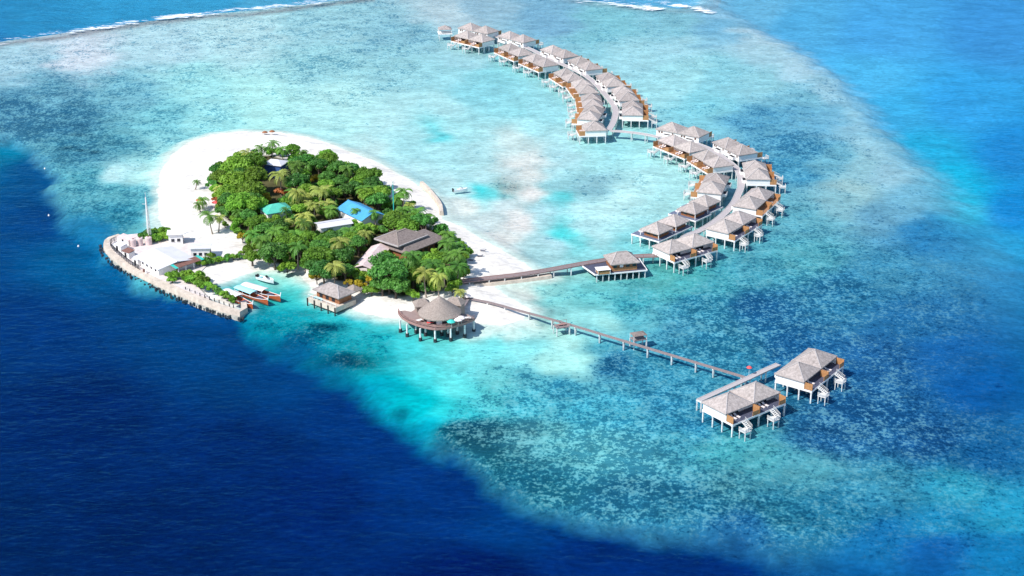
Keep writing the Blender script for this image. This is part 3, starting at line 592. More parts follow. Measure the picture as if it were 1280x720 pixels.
VIL = [  # apex of each hut in the photograph, side of the water deck (world), label, group
('A',(910,493),(946,479),(1,-1),'nearest double villa of all, end of the thin jetty, closest to the photo bottom'),
('B',(998,454.5),(1021,437),(1,-1),'double villa just right of the nearest one, at the far end of the spur walkway'),
('C',(840.5,300),(869,292.4),(1,-1),'double villa just right of the brown jetty platform hut, foot of the near crescent'),
('D',(906,275),(925,264),(1,-1),'double villa on the outer side of the curved walkway, next beyond the nearest crescent villa'),
('E',(937,246),(950,234.6),(1,-.45),'outer-bend double villa of the near crescent, third from the platform hut, orange screens facing right'),
('F',(948,211),(945,200.6),(1,.1),'outer villa with nested pointed roofs, farthest right of the near crescent'),
('G',(911,172),(928.5,180.5),(.8,1),'outer double villa of the near crescent with white windowed wall, directly above the rightmost one'),
('M',(838.6,152.4),(869.6,158.4),(.3,1),'double villa behind all others at the far end of the near crescent, beside the bridge'),
('L',(842,168.8),(863,177),(-.6,-1),'inner double villa where the bridge meets the near crescent, brown screens facing the lagoon'),
('K',(884,188),(897.5,195.8),(-1,-1),'inner double villa with long joined roof and bright orange screens, middle of near crescent'),
('J',(888.8,227.5),(894.4,216.3),(-1,.2),'inner villa with nested pointed roofs, directly above the dark-decked pavilions'),
('N1',(791.6,133),(791.6,126),(1,0),'outer villa of the far crescent seen end-on, nearest of its row, above the bridge'),
('N2',(785,115),(779.5,107.5),(1,.6),'outer double villa of the far crescent, directly behind the end-on villa'),
('N3',(768,97.5),(760.5,90.5),(1,.8),'outer double villa of the far crescent, opposite the start of the curved grey walkway'),
('O',(738,77),(726,70.6),(.8,1),'outer double villa of the far crescent, dark deck corner sticking out at its right'),
('P',(707,62),(692,56.5),(.7,1),'outer double villa of the far crescent, third from its tip, white windowed wall'),
('Q',(655,43.3),(637.5,39),(.5,1),'outer villa second from the far tip, a dark gap of water under its right end'),
('R',(608.5,32.5),(587.8,28.5),(.2,1),'farthest double villa of all, at the very top behind the far tip of the crescent'),
('S',(582.5,38.5),(602.5,43),(-.2,-1),'front double villa at the far tip, next to the tiny square pavilion'),
('T',(637.4,54),(651.5,60),(-.6,-1),'inner double villa of the far crescent, second from the tip, rusty screens facing the lagoon'),
('U',(668.7,67.5),(682,73),(-.7,-1),'inner double villa of the far crescent, third from the tip, white end wall'),
('V',(706.3,85.5),(716,91.5),(-1,-1),'inner double villa at the top of the long continuous orange deck, far crescent'),
('W',(727.5,98.8),(733,106),(-1,-.4),'inner villa second down the continuous orange deck of the far crescent'),
('W2',(738.5,116.5),(740,124),(-1,0),'inner villa third down the continuous orange deck, level with the curved grey walkway'),
('X',(740.6,131.5),(736,138.6),(-1,.15),'inner villa of the far crescent with nested peaks, just behind the lowest boxy one'),
('Y',(742,151.5),None,(-1,.1),'single-roofed white villa at the near end of the far crescent, where the bridge starts'),
]
def heading(a, b, side):
    d = (b - a); d.z = 0; sp = d.length; d.normalize()
    nrm = Vector((-d.y, d.x, 0))
    if nrm.dot(Vector((side[0], side[1], 0))) < 0: d = -d
    return math.atan2(d.y, d.x), sp
protoV = {}
for nm, a, b_, side, lab in VIL:
    if b_ is None:
        A = P(*a, ZC); c = A; rz = math.atan2(1, .12) + math.pi * 0; n = 1
        # deck towards -x
        rz = math.radians(97)
        sp = 9.4
    else:
        A, B = P(*a, ZC), P(*b_, ZC); rz, sp = heading(A, B, side); c = (A + B) / 2; n = 2
        sp = min(max(sp, 8.7), 10.2)
    spk = round(sp * 2) / 2
    key = (n, spk)
    if key not in protoV: protoV[key] = r = villa(spk, n)
    else: r = copy_tree(protoV[key])
    r.location = (c.x, c.y, 0); r.rotation_euler = (0, 0, rz)
    if nm in ('F', 'K', 'J', 'N1', 'N2', 'N3', 'O', 'P', 'Q', 'S', 'T', 'U', 'V', 'W', 'W2', 'X', 'Y', 'E', 'L'):
        for ch in [x for x in ALL() if x.parent == r and x.name.startswith('deck') and not x.name.startswith('deck_')]:
            if 'WD' not in globals(): WD = {}
            if ch.data.name not in WD: dd = ch.data.copy(); dd.materials.clear(); dd.materials.append(M['warmdeck']); WD[ch.data.name] = dd
            ch.data = WD[ch.data.name]
    r['label'] = lab; r['group'] = 'thatched water villas along the curved walkways'
PAV = [((820.5, 277.5), -145, 'nearest dark-decked pavilion with brown walls, at the lower left of the inner lagoon row'),
       ((842, 268), -145, 'second dark-decked pavilion, its roof just up and right of the nearest one'),
       ((866, 252.8), -145, 'third dark-decked pavilion, its blue-grey deck beside the curved walkway'),
       ((881, 244), -145, 'farthest dark-decked pavilion, tucked under the inner villa with nested pointed roofs')]
pp = None
d1 = P(842, 268, 7) - P(820.5, 277.5, 7)
for (px, ang, lab) in PAV:
    r = pavilion() if pp is None else copy_tree(pp); pp = pp or r
    c = P(*px, 7.0); r.location = (c.x, c.y, 0); r.rotation_euler = (0, 0, math.atan2(d1.y, d1.x)); r['label'] = lab; r['group'] = 'dark-decked lagoon pavilions'

# ------------------------------------------------------------------ walkways
def smooth_path(pts, st=2.5):
    pts = [Vector((p[0], p[1], 0)) for p in pts]; out = []
    n = len(pts)
    for i in range(n - 1):
        p0 = pts[max(i - 1, 0)]; p1 = pts[i]; p2 = pts[i + 1]; p3 = pts[min(i + 2, n - 1)]
        k = max(1, int((p2 - p1).length / st))
        for j in range(k):
            t = j / k
            out.append(0.5 * ((2 * p1) + (p2 - p0) * t + (2 * p0 - 5 * p1 + 4 * p2 - p3) * t * t + (3 * p1 - p0 - 3 * p2 + p3) * t ** 3))
    out.append(pts[-1]); return out
def walkway(name, pix, z, w, deckm, label, cat, rail=None, railm=None, pile=True, every=5.5, pilem=None, dense=False, zs=None):
    root = empty(name); path = smooth_path([P(u, v, z) for u, v in pix])
    org = path[0].copy(); root.location = (org.x, org.y, 0); tag(root, label, cat)
    path = [p - org for p in path]
    def off(i, o):
        d = (path[min(i + 1, len(path) - 1)] - path[max(i - 1, 0)]).normalized(); return path[i] + Vector((-d.y, d.x, 0)) * o
    m = MB()
    for i in range(len(path) - 1):
        a, b, c, d = off(i, -w / 2), off(i, w / 2), off(i + 1, w / 2), off(i + 1, -w / 2)
        m.hexa([(q.x, q.y, z - .22) for q in (a, d, c, b)] + [(q.x, q.y, z) for q in (a, d, c, b)])
    m.build('deck', deckm, root)
    m = MB()
    for s in (-1, 1):
        for i in range(len(path) - 1):
            a, b = off(i, s * (w / 2 - .12)), off(i + 1, s * (w / 2 - .12)); m.bar((a.x, a.y, z + .06), (b.x, b.y, z + .06), .11, .1)
    m.build('kerb_beam', M['concrete'] if railm is None else railm, root)
    if rail:
        m = MB()
        for s in rail:
            for i in range(len(path) - 1):
                a, b = off(i, s * (w / 2 - .06)), off(i + 1, s * (w / 2 - .06))
                m.bar((a.x, a.y, z + .95), (b.x, b.y, z + .95), .1, .08); m.bar((a.x, a.y, z + .55), (b.x, b.y, z + .55), .06, .06)
                m.bar((a.x, a.y, z), (a.x, a.y, z + .95), .09)
        m.build('handrail', railm, root)
    if pile:
        acc = every * .5; cnt = 0
        for i in range(len(path) - 1):
            acc += (path[i + 1] - path[i]).length
            if acc >= every and cnt < 49:
                acc = 0; cnt += 1
                m0 = MB(); m0.bar((off(i, -w / 2).x, off(i, -w / 2).y, z - .36), (off(i, w / 2).x, off(i, w / 2).y, z - .36), .3, .28); m0.build('crossbeam', M['pile'], root)
                for s in (-1, 1):
                    q = off(i, s * (w / 2 - .2)); m = MB(); m.box(q.x - .16, q.x + .16, q.y - .16, q.y + .16, -1.7, z - .5); m.build('stilt', pilem or M['pile'], root)
    return root
walkway('boardwalk', [(826, 319), (845, 309.5), (856, 296), (870, 290), (884, 283), (897, 274), (907.5, 264.8), (917, 254), (923, 242), (926.5, 232), (926, 222), (922, 212), (913, 203.5), (903, 196), (890, 187.5), (872, 180), (852, 173.5), (826, 171)], 2.5, 2.6, M['walk'], 'pale grey curved walkway running between the two rows of the near villa crescent', 'walkway')
walkway('boardwalk', [(824, 171.5), (808, 168), (790, 165.5), (775, 164), (763, 163.5)], 2.5, 2.2, M['walk'], 'straight grey bridge on white stilts linking the two villa crescents across open water', 'bridge', every=4.2)
walkway('boardwalk', [(761, 162), (766, 154), (769.5, 142), (768.5, 134), (764, 127), (757, 118.5), (748, 108), (737, 98), (722, 89), (700, 79), (680, 69.5), (660, 60), (640, 53), (620, 45), (600, 38), (580, 34)], 2.5, 2.6, M['walk'], 'grey curved walkway squeezed between the two rows of the far villa crescent', 'walkway')
walkway('jetty', [(577, 351.5), (610, 347.5), (650, 343), (690, 336.5), (722, 330.5), (755, 325), (790, 320.5), (826, 319)], 1.9, 2.8, M['walk_brown'], 'brown jetty with reddish rails leading from the beach past the platform hut to the villas', 'jetty', rail=(-1,), railm=M['rail'], every=5.0)
walkway('jetty', [(578, 371.5), (610, 377.5), (645, 387), (700, 402), (760, 420), (820, 438), (880, 456), (935, 472.5)], 1.9, .95, M['walk_brown'], 'long thin straight jetty slanting over the reef towards the two outermost villas', 'jetty', rail=None, railm=M['walk_brown'], every=5.6)
walkway('boardwalk', [(874, 500), (905, 486), (935, 472.5), (955, 463), (973, 455)], 2.3, 1.8, M['walk'], 'short pale spur walkway behind the two outermost villas at the thin jetty end', 'walkway', every=4.6)
# shelters on the thin jetty
def lookout(px, z, label, roof):
    c = P(*px, z); r = empty('jetty_lookout', (c.x, c.y, 0), math.radians(20), label, 'lookout', 'lookouts on the thin jetty')
    m = MB(); m.box(-1.9, 1.9, -1.4, 1.4, z - .25, z); m.build('deck', M['walk_brown'], r)
    if roof:
        m = MB(); hip_roof(m, -2.0, 2.0, -1.5, 1.5, z + 1.3, z + 1.8, 1.2, .1); m.build('roof', M['shingle'], r)
        for x in (-2, 2):
            for y in (-1.4, 1.4): m = MB(); m.box(x * .95 - .08, x * .95 + .08, y * .95 - .08, y * .95 + .08, z, z + 1.22); m.build('post', M['pile'], r)
    else:
        m = MB()
        for x in (-2.1, 0, 2.1):
            for y in (-1.5, 1.5): m.bar((x, y, z), (x, y, z + .95), .08)
        for y in (-1.5, 1.5): m.bar((-2.1, y, z + .95), (2.1, y, z + .95), .08)
        m.bar((-2.1, -1.5, z + .95), (-2.1, 1.5, z + .95), .08)
        m.box(-1.2, 1.2, -.4, .4, z + .4, z + .5)
        m.build('handrail', M['rail'], r)
    for x in (-1.9, 1.9):
        for y in (-1.3, 1.3): m = MB(); m.box(x - .15, x + .15, y - .15, y + .15, -1.5, z - .25); m.build('stilt', M['pile'], r)
lookout((702, 407), 1.7, 'small open landing with rails hanging off the near side of the thin jetty', False)
lookout((798, 422.5), 1.9, 'little brown-roofed shelter on the far side of the thin jetty, half-way along', True)
# red sun umbrella on the spur
c = P(938, 471, 2.3)
r = empty('sun_umbrella', (c.x - .2, c.y + 1.4, 2.3), 0, 'round red sun umbrella where the thin jetty meets the pale spur walkway', 'umbrella')
m = MB(); m.lathe([(.02, 2.5), (.45, 2.3), (.75, 2.0), (.73, 1.95), (.02, 2.4)], n=10); m.build('canopy', M['red'], r)
m = MB(); m.tube([(0, 0, -.6), (0, 0, 2.5)], [.04, .04], 6); m.build('pole', M['pile'], r)

# ------------------------------------------------------------------ platform hut on the brown jetty
def frame_from(a, b):
    d = b - a; return math.atan2(d.y, d.x)
def local(root, p):
    q = Vector((p.x - root.location.x, p.y - root.location.y)); c_, s_ = math.cos(-root.rotation_euler.z), math.sin(-root.rotation_euler.z)
    return (q.x * c_ - q.y * s_, q.x * s_ + q.y * c_)
z = 1.7
dp = [P(726, 331, z), P(744, 343.5, z), P(809, 337.6, z), P(797, 320.5, z)]
c = sum(dp, Vector()) / 4; rz = frame_from(dp[1], dp[2])
r = empty('platform_hut', (c.x, c.y, 0), rz, 'orange-brown wooden hut with grey hip roof on a low platform beside the brown jetty', 'hut')
loc = [local(r, p) for p in dp]
m = MB(); m.prism(loc, z - .25, z); m.build('platform', M['darkdeck'], r)
m = MB()
for i in range(4):
    a, b = loc[i], loc[(i + 1) % 4]; m.bar((a[0], a[1], z - .1), (b[0], b[1], z - .1), .25, .4)
m.build('edge_beam', M['white'], r)
ec = [P(754, 320, 4.2), P(764.5, 331.2, 4.2), P(801, 327.7, 4.2), P(788, 315, 4.2)]
lo_ = [local(r, p) for p in ec]; x0, x1 = (lo_[0][0] + lo_[1][0]) / 2, (lo_[2][0] + lo_[3][0]) / 2; y0, y1 = (lo_[1][1] + lo_[2][1]) / 2, (lo_[0][1] + lo_[3][1]) / 2
print('hut', x0, x1, y0, y1, loc)
m = MB(); hip_roof(m, x0, x1, y0, y1, 4.2, 6.6, (x1 - x0) * .35); rf = m.build('roof', M['thatch'], r)
m = MB(); hip_lines(m, x0, x1, y0, y1, 4.2, 6.6, (x1 - x0) * .35, w=.25); m.build('ridge_cap', M['thatch_ridge'], rf)
m = MB(); m.box(x0 + .8, x1 - .8, y0 + .8, y1 - .8, z, 4.0); w = m.build('wall', M['timber'], r)
m = MB(); m.box(x0 + .7, x1 - .7, y0 + .62, y0 + .78, z, z + 1.0); m.build('bench', M['screen'], r)
for k in range(4):
    xx = x0 + 1.6 + k * (x1 - x0 - 3.2) / 3; m = MB(); m.box(xx - .55, xx + .55, y0 + .74, y0 + .8, z + 1.1, z + 2.0); m.build('window', M['umbr'] if k == 1 else M['glass'], w)
m = MB(); hip_roof(m, x0 - 4.6, x0 - .3, y0 - 1.2, y0 + 1.9, 3.2, 3.5, 2.5, .1); m.build('porch_roof', M['canvas'], r)
m = MB(); m.box(x0 - 4.2, x0 - .6, y0 - .9, y0 + 1.4, z, z + .9); m.build('counter', M['screen'], r)
for xx in (x0 - 4.3, x0 - .5):
    for yy in (y0 - 1., y0 + 1.7): m = MB(); m.box(xx - .07, xx + .07, yy - .07, yy + .07, z, 3.1); m.build('post', M['white'], r)
for k in range(9):
    a, b = Vector(loc[1]), Vector(loc[2]); q = a.lerp(b, (k + .3) / 8.6); m = MB(); m.box(q.x - .14, q.x + .14, q.y + .1, q.y + .38, -1.4, z - .25); m.build('stilt', M['pile'], r)
for k in range(4):
    a, b = Vector(loc[0]), Vector(loc[3]); q = a.lerp(b, (k + .5) / 4); m = MB(); m.box(q.x - .14, q.x + .14, q.y - .4, q.y - .12, -1.4, z - .25); m.build('stilt', M['pile'], r)

# ------------------------------------------------------------------ round restaurant on stilts
z = 3.6
oc = P(549, 389.5, z)
r = empty('round_restaurant', (oc.x, oc.y, 0), 0, 'big round pavilion with conical thatched roof on a fan-shaped stilted deck over the beach edge', 'restaurant')
outer = [(497.5, 389), (500, 393), (503.5, 396.5), (510, 400.5), (520, 404.5), (532, 408), (544.5, 410), (557, 409), (570, 406.3), (581, 403), (593.5, 397.5)]
inner = [(585, 393), (575, 391.5), (572, 384), (555, 379), (535, 380), (522, 385), (514, 389.5), (506, 388)]
pl = [local(r, P(u, v, z)) for u, v in outer + inner]
m = MB(); m.prism(pl[::1], z - .25, z); m.build('deck', M['timber_deck'], r)
m = MB(); m2 = MB()
for i in range(len(outer) - 1):
    a, b = pl[i], pl[i + 1]; m.bar((a[0], a[1], z - .35), (b[0], b[1], z - .35), .22, .7)
    for zz in (.35, .65, .95): m2.bar((a[0], a[1], z + zz), (b[0], b[1], z + zz), .09, .08)
    n_ = 3
    for k in range(n_): m2.bar((a[0] + (b[0] - a[0]) * k / n_, a[1] + (b[1] - a[1]) * k / n_, z), (a[0] + (b[0] - a[0]) * k / n_, a[1] + (b[1] - a[1]) * k / n_, z + .95), .09)
m.build('fascia', M['rail'], r); m2.build('handrail', M['rail'], r)
RC = 6.1
cxy = local(r, P(549.5, 389.5, z)); ce = P(549.8, 391.5, 5.2); cc = local(r, ce)
m = MB(); m.lathe([(RC, 5.35), (RC, 5.65), (RC * .66, 7.35), (RC * .33, 8.9), (.25, 10.3), (.02, 10.35)], (cc[0], cc[1], 0), 28); m.lathe([(RC, 5.35), (.1, 5.6)], (cc[0], cc[1], 0), 28); rf = m.build('cone_roof', M['thatch_tan'], r)
m = MB(); m.lathe([(4.6, z), (4.6, 5.4)], (cc[0], cc[1], 0), 20); w = m.build('wall', M['umbr'], r)
for t in range(0, 360, 40):
    a = math.radians(t + 10); m = MB(); cA, sA = math.cos(a), math.sin(a)
    p0 = Vector((cc[0] + 4.65 * cA, cc[1] + 4.65 * sA, 0)); tv = Vector((-sA, cA, 0)) * .8; nv = Vector((cA, sA, 0)) * .05
    m.hexa([(p0 - tv - nv) + Vector((0, 0, z + .1)), (p0 + tv - nv) + Vector((0, 0, z + .1)), (p0 + tv + nv) + Vector((0, 0, z + .1)), (p0 - tv + nv) + Vector((0, 0, z + .1)), (p0 - tv - nv) + Vector((0, 0, z + 1.6)), (p0 + tv - nv) + Vector((0, 0, z + 1.6)), (p0 + tv + nv) + Vector((0, 0, z + 1.6)), (p0 - tv + nv) + Vector((0, 0, z + 1.6))])
    m.build('opening', M['black'], w)
for (uv, wd, dp_, rz_, ze) in (((527.5, 379.5), 4.8, 4.4, .25, 5.3), ((569, 377.5), 5.4, 4.2, -.35, 5.6)):
    q = local(r, P(*uv, ze)); m = MB(); hip_roof(m, -wd / 2, wd / 2, -dp_ / 2, dp_ / 2, ze, ze + 1.6, 1.6, .2)
    m.box(-wd / 2 + .5, wd / 2 - .5, -dp_ / 2 + .4, dp_ / 2 - .4, 1., ze - .2)
    o = m.build('side_roof', M['thatch_tan'], r); o.location = (q[0], q[1], 0); o.rotation_euler.z = rz_
a, b = local(r, P(583, 371.5, 2.4)), local(r, P(573, 389, 3.6))
m = MB(); m.bar((a[0], a[1], 1.9), (b[0], b[1], z - .1), 1.8, .2); m.build('entrance_ramp', M['walk_brown'], r)
for (u, v) in ((500.5, 411.5), (509, 417), (520, 412.5), (525.5, 422.5), (532, 416), (544, 424), (552, 415.5), (560, 417), (563.5, 422.5), (571.5, 414), (581, 418), (592.3, 412)):
    q = local(r, P(u, v, 0)); m = MB(); m.tube([(q[0], q[1], -1.6), (q[0], q[1], z - .7)], [.27, .27], 10); o = m.build('stilt', M['pile'], r)
    m = MB(); m.tube([(q[0], q[1], -1.6), (q[0], q[1], .12)], [.55, .5], 10); m.build('shadow_foot', M['rock'], o)  # dark collar standing in for the stilt's shadow at the water
for i, (u, v, cm, lb) in enumerate(((564, 401, 'teal', 'green sun umbrella on the round restaurant deck, left of the cream pair'), (572.8, 398.6, 'umbr', 'cream sun umbrella on the restaurant deck, nearer of the pair'), (576.5, 396.3, 'umbr', 'cream sun umbrella on the restaurant deck, farther right of the pair'))):
    q = P(u, v, z + 2); e = empty('sun_umbrella', (q.x, q.y, z), 0, lb, 'umbrella')
    m = MB(); m.lathe([(.02, 2.4), (.8, 2.1), (1.25, 1.75), (1.2, 1.72), (.02, 2.25)], n=8); m.build('canopy', M[cm], e)
    m = MB(); m.tube([(0, 0, 0), (0, 0, 2.3)], [.04, .04], 6); m.build('pole', M['pile'], e)
for i, (u, v, lb) in enumerate(((537.5, 403, 'orange-topped dining table at the near rail of the restaurant deck, left of the dark doorway'), (541.5, 401.5, 'orange-topped dining table beside the round wall, just left of the dark doorway'), (524, 400, 'dining table on the left wing of the round restaurant deck'), (585, 397, 'dining table near the right tip of the round restaurant deck'))):
    q = P(u, v, z + .7); e = empty('dining_table', (q.x, q.y, z), random.random(), lb, 'table', 'tables on the restaurant deck')
    m = MB(); m.box(-.9, .9, -.5, .5, .7, .76); m.build('tabletop', M['red'] if i < 2 else M['canvas'], e)
    for x in (-.7, .7): m = MB(); m.box(x - .05, x + .05, -.3, .3, 0, .7); m.build('leg', M['timber'], e)

# ------------------------------------------------------------------ buildings on the island
G0 = 1.1
def rect_frame(a, b, c):  # pixel corners at the eave height: a-b long side, b-c short side
    d = b - a; rz = math.atan2(d.y, d.x); L = d.length
    n = Vector((-math.sin(rz), math.cos(rz), 0)); Wd = (c - b).dot(n)
    ctr = (a + b) / 2 + n * Wd / 2
    return ctr, rz, L, abs(Wd)
def gable_roof(m, L, W, ze, zr, th=.12):
    x, y = L / 2, W / 2
    for s in (-1, 1):
        m.hexa([(-x, s * y, ze - th), (x, s * y, ze - th), (x, 0, zr - th), (-x, 0, zr - th), (-x, s * y, ze), (x, s * y, ze), (x, 0, zr), (-x, 0, zr)] if s < 0 else
               [(-x, 0, zr - th), (x, 0, zr - th), (x, y, ze - th), (-x, y, ze - th), (-x, 0, zr), (x, 0, zr), (x, y, ze), (-x, y, ze)])
def house(name, ctr, rz, L, W, ze, zr, rm, wm, label, cat, hip=False, ridge=0, doors=2, wins=3, base=G0):
    r = empty(name, (ctr.x, ctr.y, base), rz, label, cat)
    ze -= base; zr -= base
    m = MB(); x, y = L / 2 - .5, W / 2 - .5; m.box(-x, x, -y, y, -.3, ze - .05)
    if not hip:
        for s in (-1, 1):
            m.poly([(s * x, -y, ze - .05), (s * x, y, ze - .05), (s * x, 0, zr - .2)][::s])
    w = m.build('wall', wm, r)
    for k in range(wins):
        xx = -x + (k + .7) * 2 * x / (wins + .4)
        for s in (-1, 1):
            m = MB(); m.box(xx - .5, xx + .5, *sorted((s * y, s * (y + .05))), .9, 1.9); f = m.build('window', M['glass'], w)
            m = MB(); m.box(xx - .6, xx + .6, *sorted((s * y, s * (y + .1))), .78, .88); m.build('sill', M['white'], f)
    for k in range(doors):
        s = -1 if k == 0 else 1
        m = MB(); m.box(*sorted((s * x, s * (x + .06))), -.5, .5, 0, 2.05); m.build('door', M['timber'], w)
    m = MB()
    if hip: hip_roof(m, -L / 2, L / 2, -W / 2, W / 2, ze, zr, ridge, .2)
    else: gable_roof(m, L, W, ze, zr)
    rf = m.build('roof', rm, r)
    if hip and rm in (M['thatch'], M['shingle'], M['thatch_tan']):
        m = MB(); hip_lines(m, -L / 2, L / 2, -W / 2, W / 2, ze, zr, ridge, w=.3); m.build('ridge_cap', M['thatch_ridge'], rf)
    elif not hip:
        m = MB(); m.bar((-L / 2, 0, zr + .06), (L / 2, 0, zr + .06), .4, .1); m.build('ridge_cap', rm, rf)
    return r
# blue, white and green roofs
a, b, c = P(447, 274.5, 5.2), P(477, 269.5, 5.2), P(437, 251, 5.2)
ax = (P(477, 269.8, 5.2) - P(439, 251.5, 5.2)); rz = math.atan2(ax.y, ax.x); ctr = P(451, 264, 5.6)
house('staff_building', ctr, rz, 15.5, 9.5, 5.4, 7.4, M['bluetin'], M['white'], 'white-walled building with bright blue corrugated roof among the trees in the island centre', 'building', wins=5)
ctr, rz, L, W = rect_frame(P(398, 285.5, 5), P(430, 284.5, 5), P(438, 273, 5)); ax = P(436, 276, 5) - P(398, 282, 5); rz = math.atan2(ax.y, ax.x)
house('service_building', P(417, 279.5, 5), rz, 11.5, 6.2, 5.2, 5.9, M['whitetin'], M['white'], 'low building with white metal roof just left of the blue roof', 'building', wins=4)
house('green_roofed_hut', P(345, 260.5, 5.4), .5, 9.5, 8.2, 5.4, 7.2, M['greentin'], M['white'], 'hut with pale turquoise green hipped roof half hidden in the trees', 'building', hip=True, ridge=2)
house('blue_cottage', P(345, 203, 6.2), -.35, 7.5, 6.5, 6.2, 7.4, M['whitetin'], M['bluepaint'], 'dark blue two-storey cottage with a white roof at the top of the grove', 'building', hip=True, ridge=2, wins=3)
# the great shingled hall: an upper roof over a skirt roof and a long annex
ctr, rz, L, W = rect_frame(P(502, 320, 4.6), P(548, 309.5, 4.6), P(513, 291, 4.6))
rz = frame_from(P(499, 308.4, 6.4), P(535, 294.5, 6.4))
hc = P(501.5, 297.5, 6.0)
hall = empty('shingled_hall', (hc.x, hc.y, G0), rz, 'largest grove building, weathered brown shingle roofs in two tiers with a pinkish annex', 'hall')
p_ = [local(hall, P(u, v, 6.4)) for u, v in ((470.6, 297.5), (498, 287), (536, 294), (499, 308.4))]
print('hall', p_)
Lh, Wh = 13.2, 10.6
m = MB(); hip_roof(m, -Lh / 2, Lh / 2, -Wh / 2, Wh / 2, 5.3, 7.4, 4., .3); rf = m.build('upper_roof', M['shingle'], hall)
m = MB(); hip_lines(m, -Lh / 2, Lh / 2, -Wh / 2, Wh / 2, 5.3, 7.4, 4., w=.3); m.build('ridge_cap', M['thatch_tan'], rf)
m = MB()
for s in (-1, 1): m.bar((-Lh / 2, s * Wh / 2, 5.2), (Lh / 2, s * Wh / 2, 5.2), .35, .4); m.bar((s * Lh / 2, -Wh / 2, 5.2), (s * Lh / 2, Wh / 2, 5.2), .35, .4)
m.build('eave_board', M['thatch_ridge'], rf)
m = MB(); x0, x1, y0, y1 = -6.0, 12.5, -8.0, 3.6
m.box(x0 + 1, x1 - 1, y0 + 1, y1 - 1, -.2, 3.1); w = m.build('wall', M['timber'], hall)
for k in range(7): mm = MB(); xx = x0 + 2 + k * 2.4; mm.box(xx, xx + 1.4, y0 + .94, y0 + 1., .8, 2.2); mm.build('window', M['glass'], w)
m = MB(); hip_roof(m, x0, x1, y0, y1, 3.3, 6.2, 10, .25); m.build('lower_roof', M['shingle'], hall)
m = MB(); m.box(-4.6, 4.6, -3.8, 3.8, 3.3, 5.05); m.build('clerestory', M['timber'], hall)
ax0, ax1 = P(476, 306, 5.0), P(453, 334, 4.6); a_, b__ = local(hall, ax0), local(hall, ax1)
m = MB(); d = Vector((b__[0] - a_[0], b__[1] - a_[1], 0)); n_ = Vector((-d.y, d.x, 0)).normalized()
A = Vector((a_[0], a_[1], 0)); B = Vector((b__[0], b__[1], 0)); hw = 3.1
for s in (-1, 1):
    e0, e1 = A + n_ * s * hw, B + n_ * s * hw
    q = [(e0.x, e0.y, 3.1), (e1.x, e1.y, 3.0), (B.x, B.y, 4.0), (A.x, A.y, 4.3)]
    q2 = [(x, y, zz + .14) for x, y, zz in q]
    m.hexa(q + q2 if s > 0 else q[::-1] + q2[::-1])
an = m.build('annex_roof', M['pinktin'], hall)
m = MB(); e0, e1, e2, e3 = A - n_ * 2.6, B - n_ * 2.6 - d.normalized() * .5, B + n_ * 2.6 - d.normalized() * .5, A + n_ * 2.6
m.prism([(q.x, q.y) for q in (e0, e1, e2, e3)], -.2, 3.0); m.build('annex_wall', M['umbr'], hall)
# harbour-side hut
z = 1.9
A, B, C_ = P(393, 361.5, 4.2), P(426, 373.5, 4.2), P(441.5, 365, 4.2)
rz = frame_from(A, B); L = (B - A).length; ctr = (A + C_) / 2; W = 6.6
r = empty('beach_hut', (ctr.x, ctr.y, 0), rz, 'small grey thatched hut with front deck at the shore between boats and round restaurant', 'hut')
m = MB(); m.box(-L / 2 - .6, L / 2 + .2, -W / 2 - 1.5, W / 2, .4, z); m.build('terrace', M['seawall'], r)
m = MB(); m.box(-L / 2 + .8, L / 2 - .8, -W / 2 + .9, W / 2 - .8, z, 4.0); w = m.build('wall', M['timber'], r)
for k in range(3): m = MB(); xx = -L / 2 + 2 + k * 2.6; m.box(xx, xx + 1.3, -W / 2 + .84, -W / 2 + .9, z + .2, z + 1.7); m.build('opening', M['black'], w)
m = MB(); hip_roof(m, -L / 2, L / 2, -W / 2, W / 2, 4.2, 6.3, 3.5); rf = m.build('roof', M['thatch'], r)
m = MB(); hip_lines(m, -L / 2, L / 2, -W / 2, W / 2, 4.2, 6.3, 3.5, w=.3); m.build('ridge_cap', M['thatch_ridge'], rf)
m = MB(); hip_roof(m, 1.0, 5., W / 2 - .2, W / 2 + 3.8, 3.9, 5.3, .5); m.build('rear_roof', M['thatch_tan'], r)
m = MB()
for k in range(7): m.bar((-L / 2 - .5 + k * (L + .6) / 6, -W / 2 - 1.4, z), (-L / 2 - .5 + k * (L + .6) / 6, -W / 2 - 1.4, z + .95), .1)
m.bar((-L / 2 - .5, -W / 2 - 1.4, z + .95), (L / 2 + .1, -W / 2 - 1.4, z + .95), .1)
m.build('handrail', M['white'], r)
m = MB(); m.box(-L / 2 + 1.5, -L / 2 + 4.6, -W / 2 - 1.1, -W / 2 - .3, z + .5, z + .62)
for xx in (-L / 2 + 1.7, -L / 2 + 4.3): m.box(xx, xx + .1, -W / 2 - 1.0, -W / 2 - .4, z, z + .5)
m.build('bench', M['aqua'], r)
for k in range(5): m = MB(); xx = -L / 2 - .6 + k * (L + .5) / 4; m.box(xx - .15, xx + .15, -W / 2 - 1.8, -W / 2 - 1.52, -1.4, z - .1); m.build('stilt', M['rock'], r)

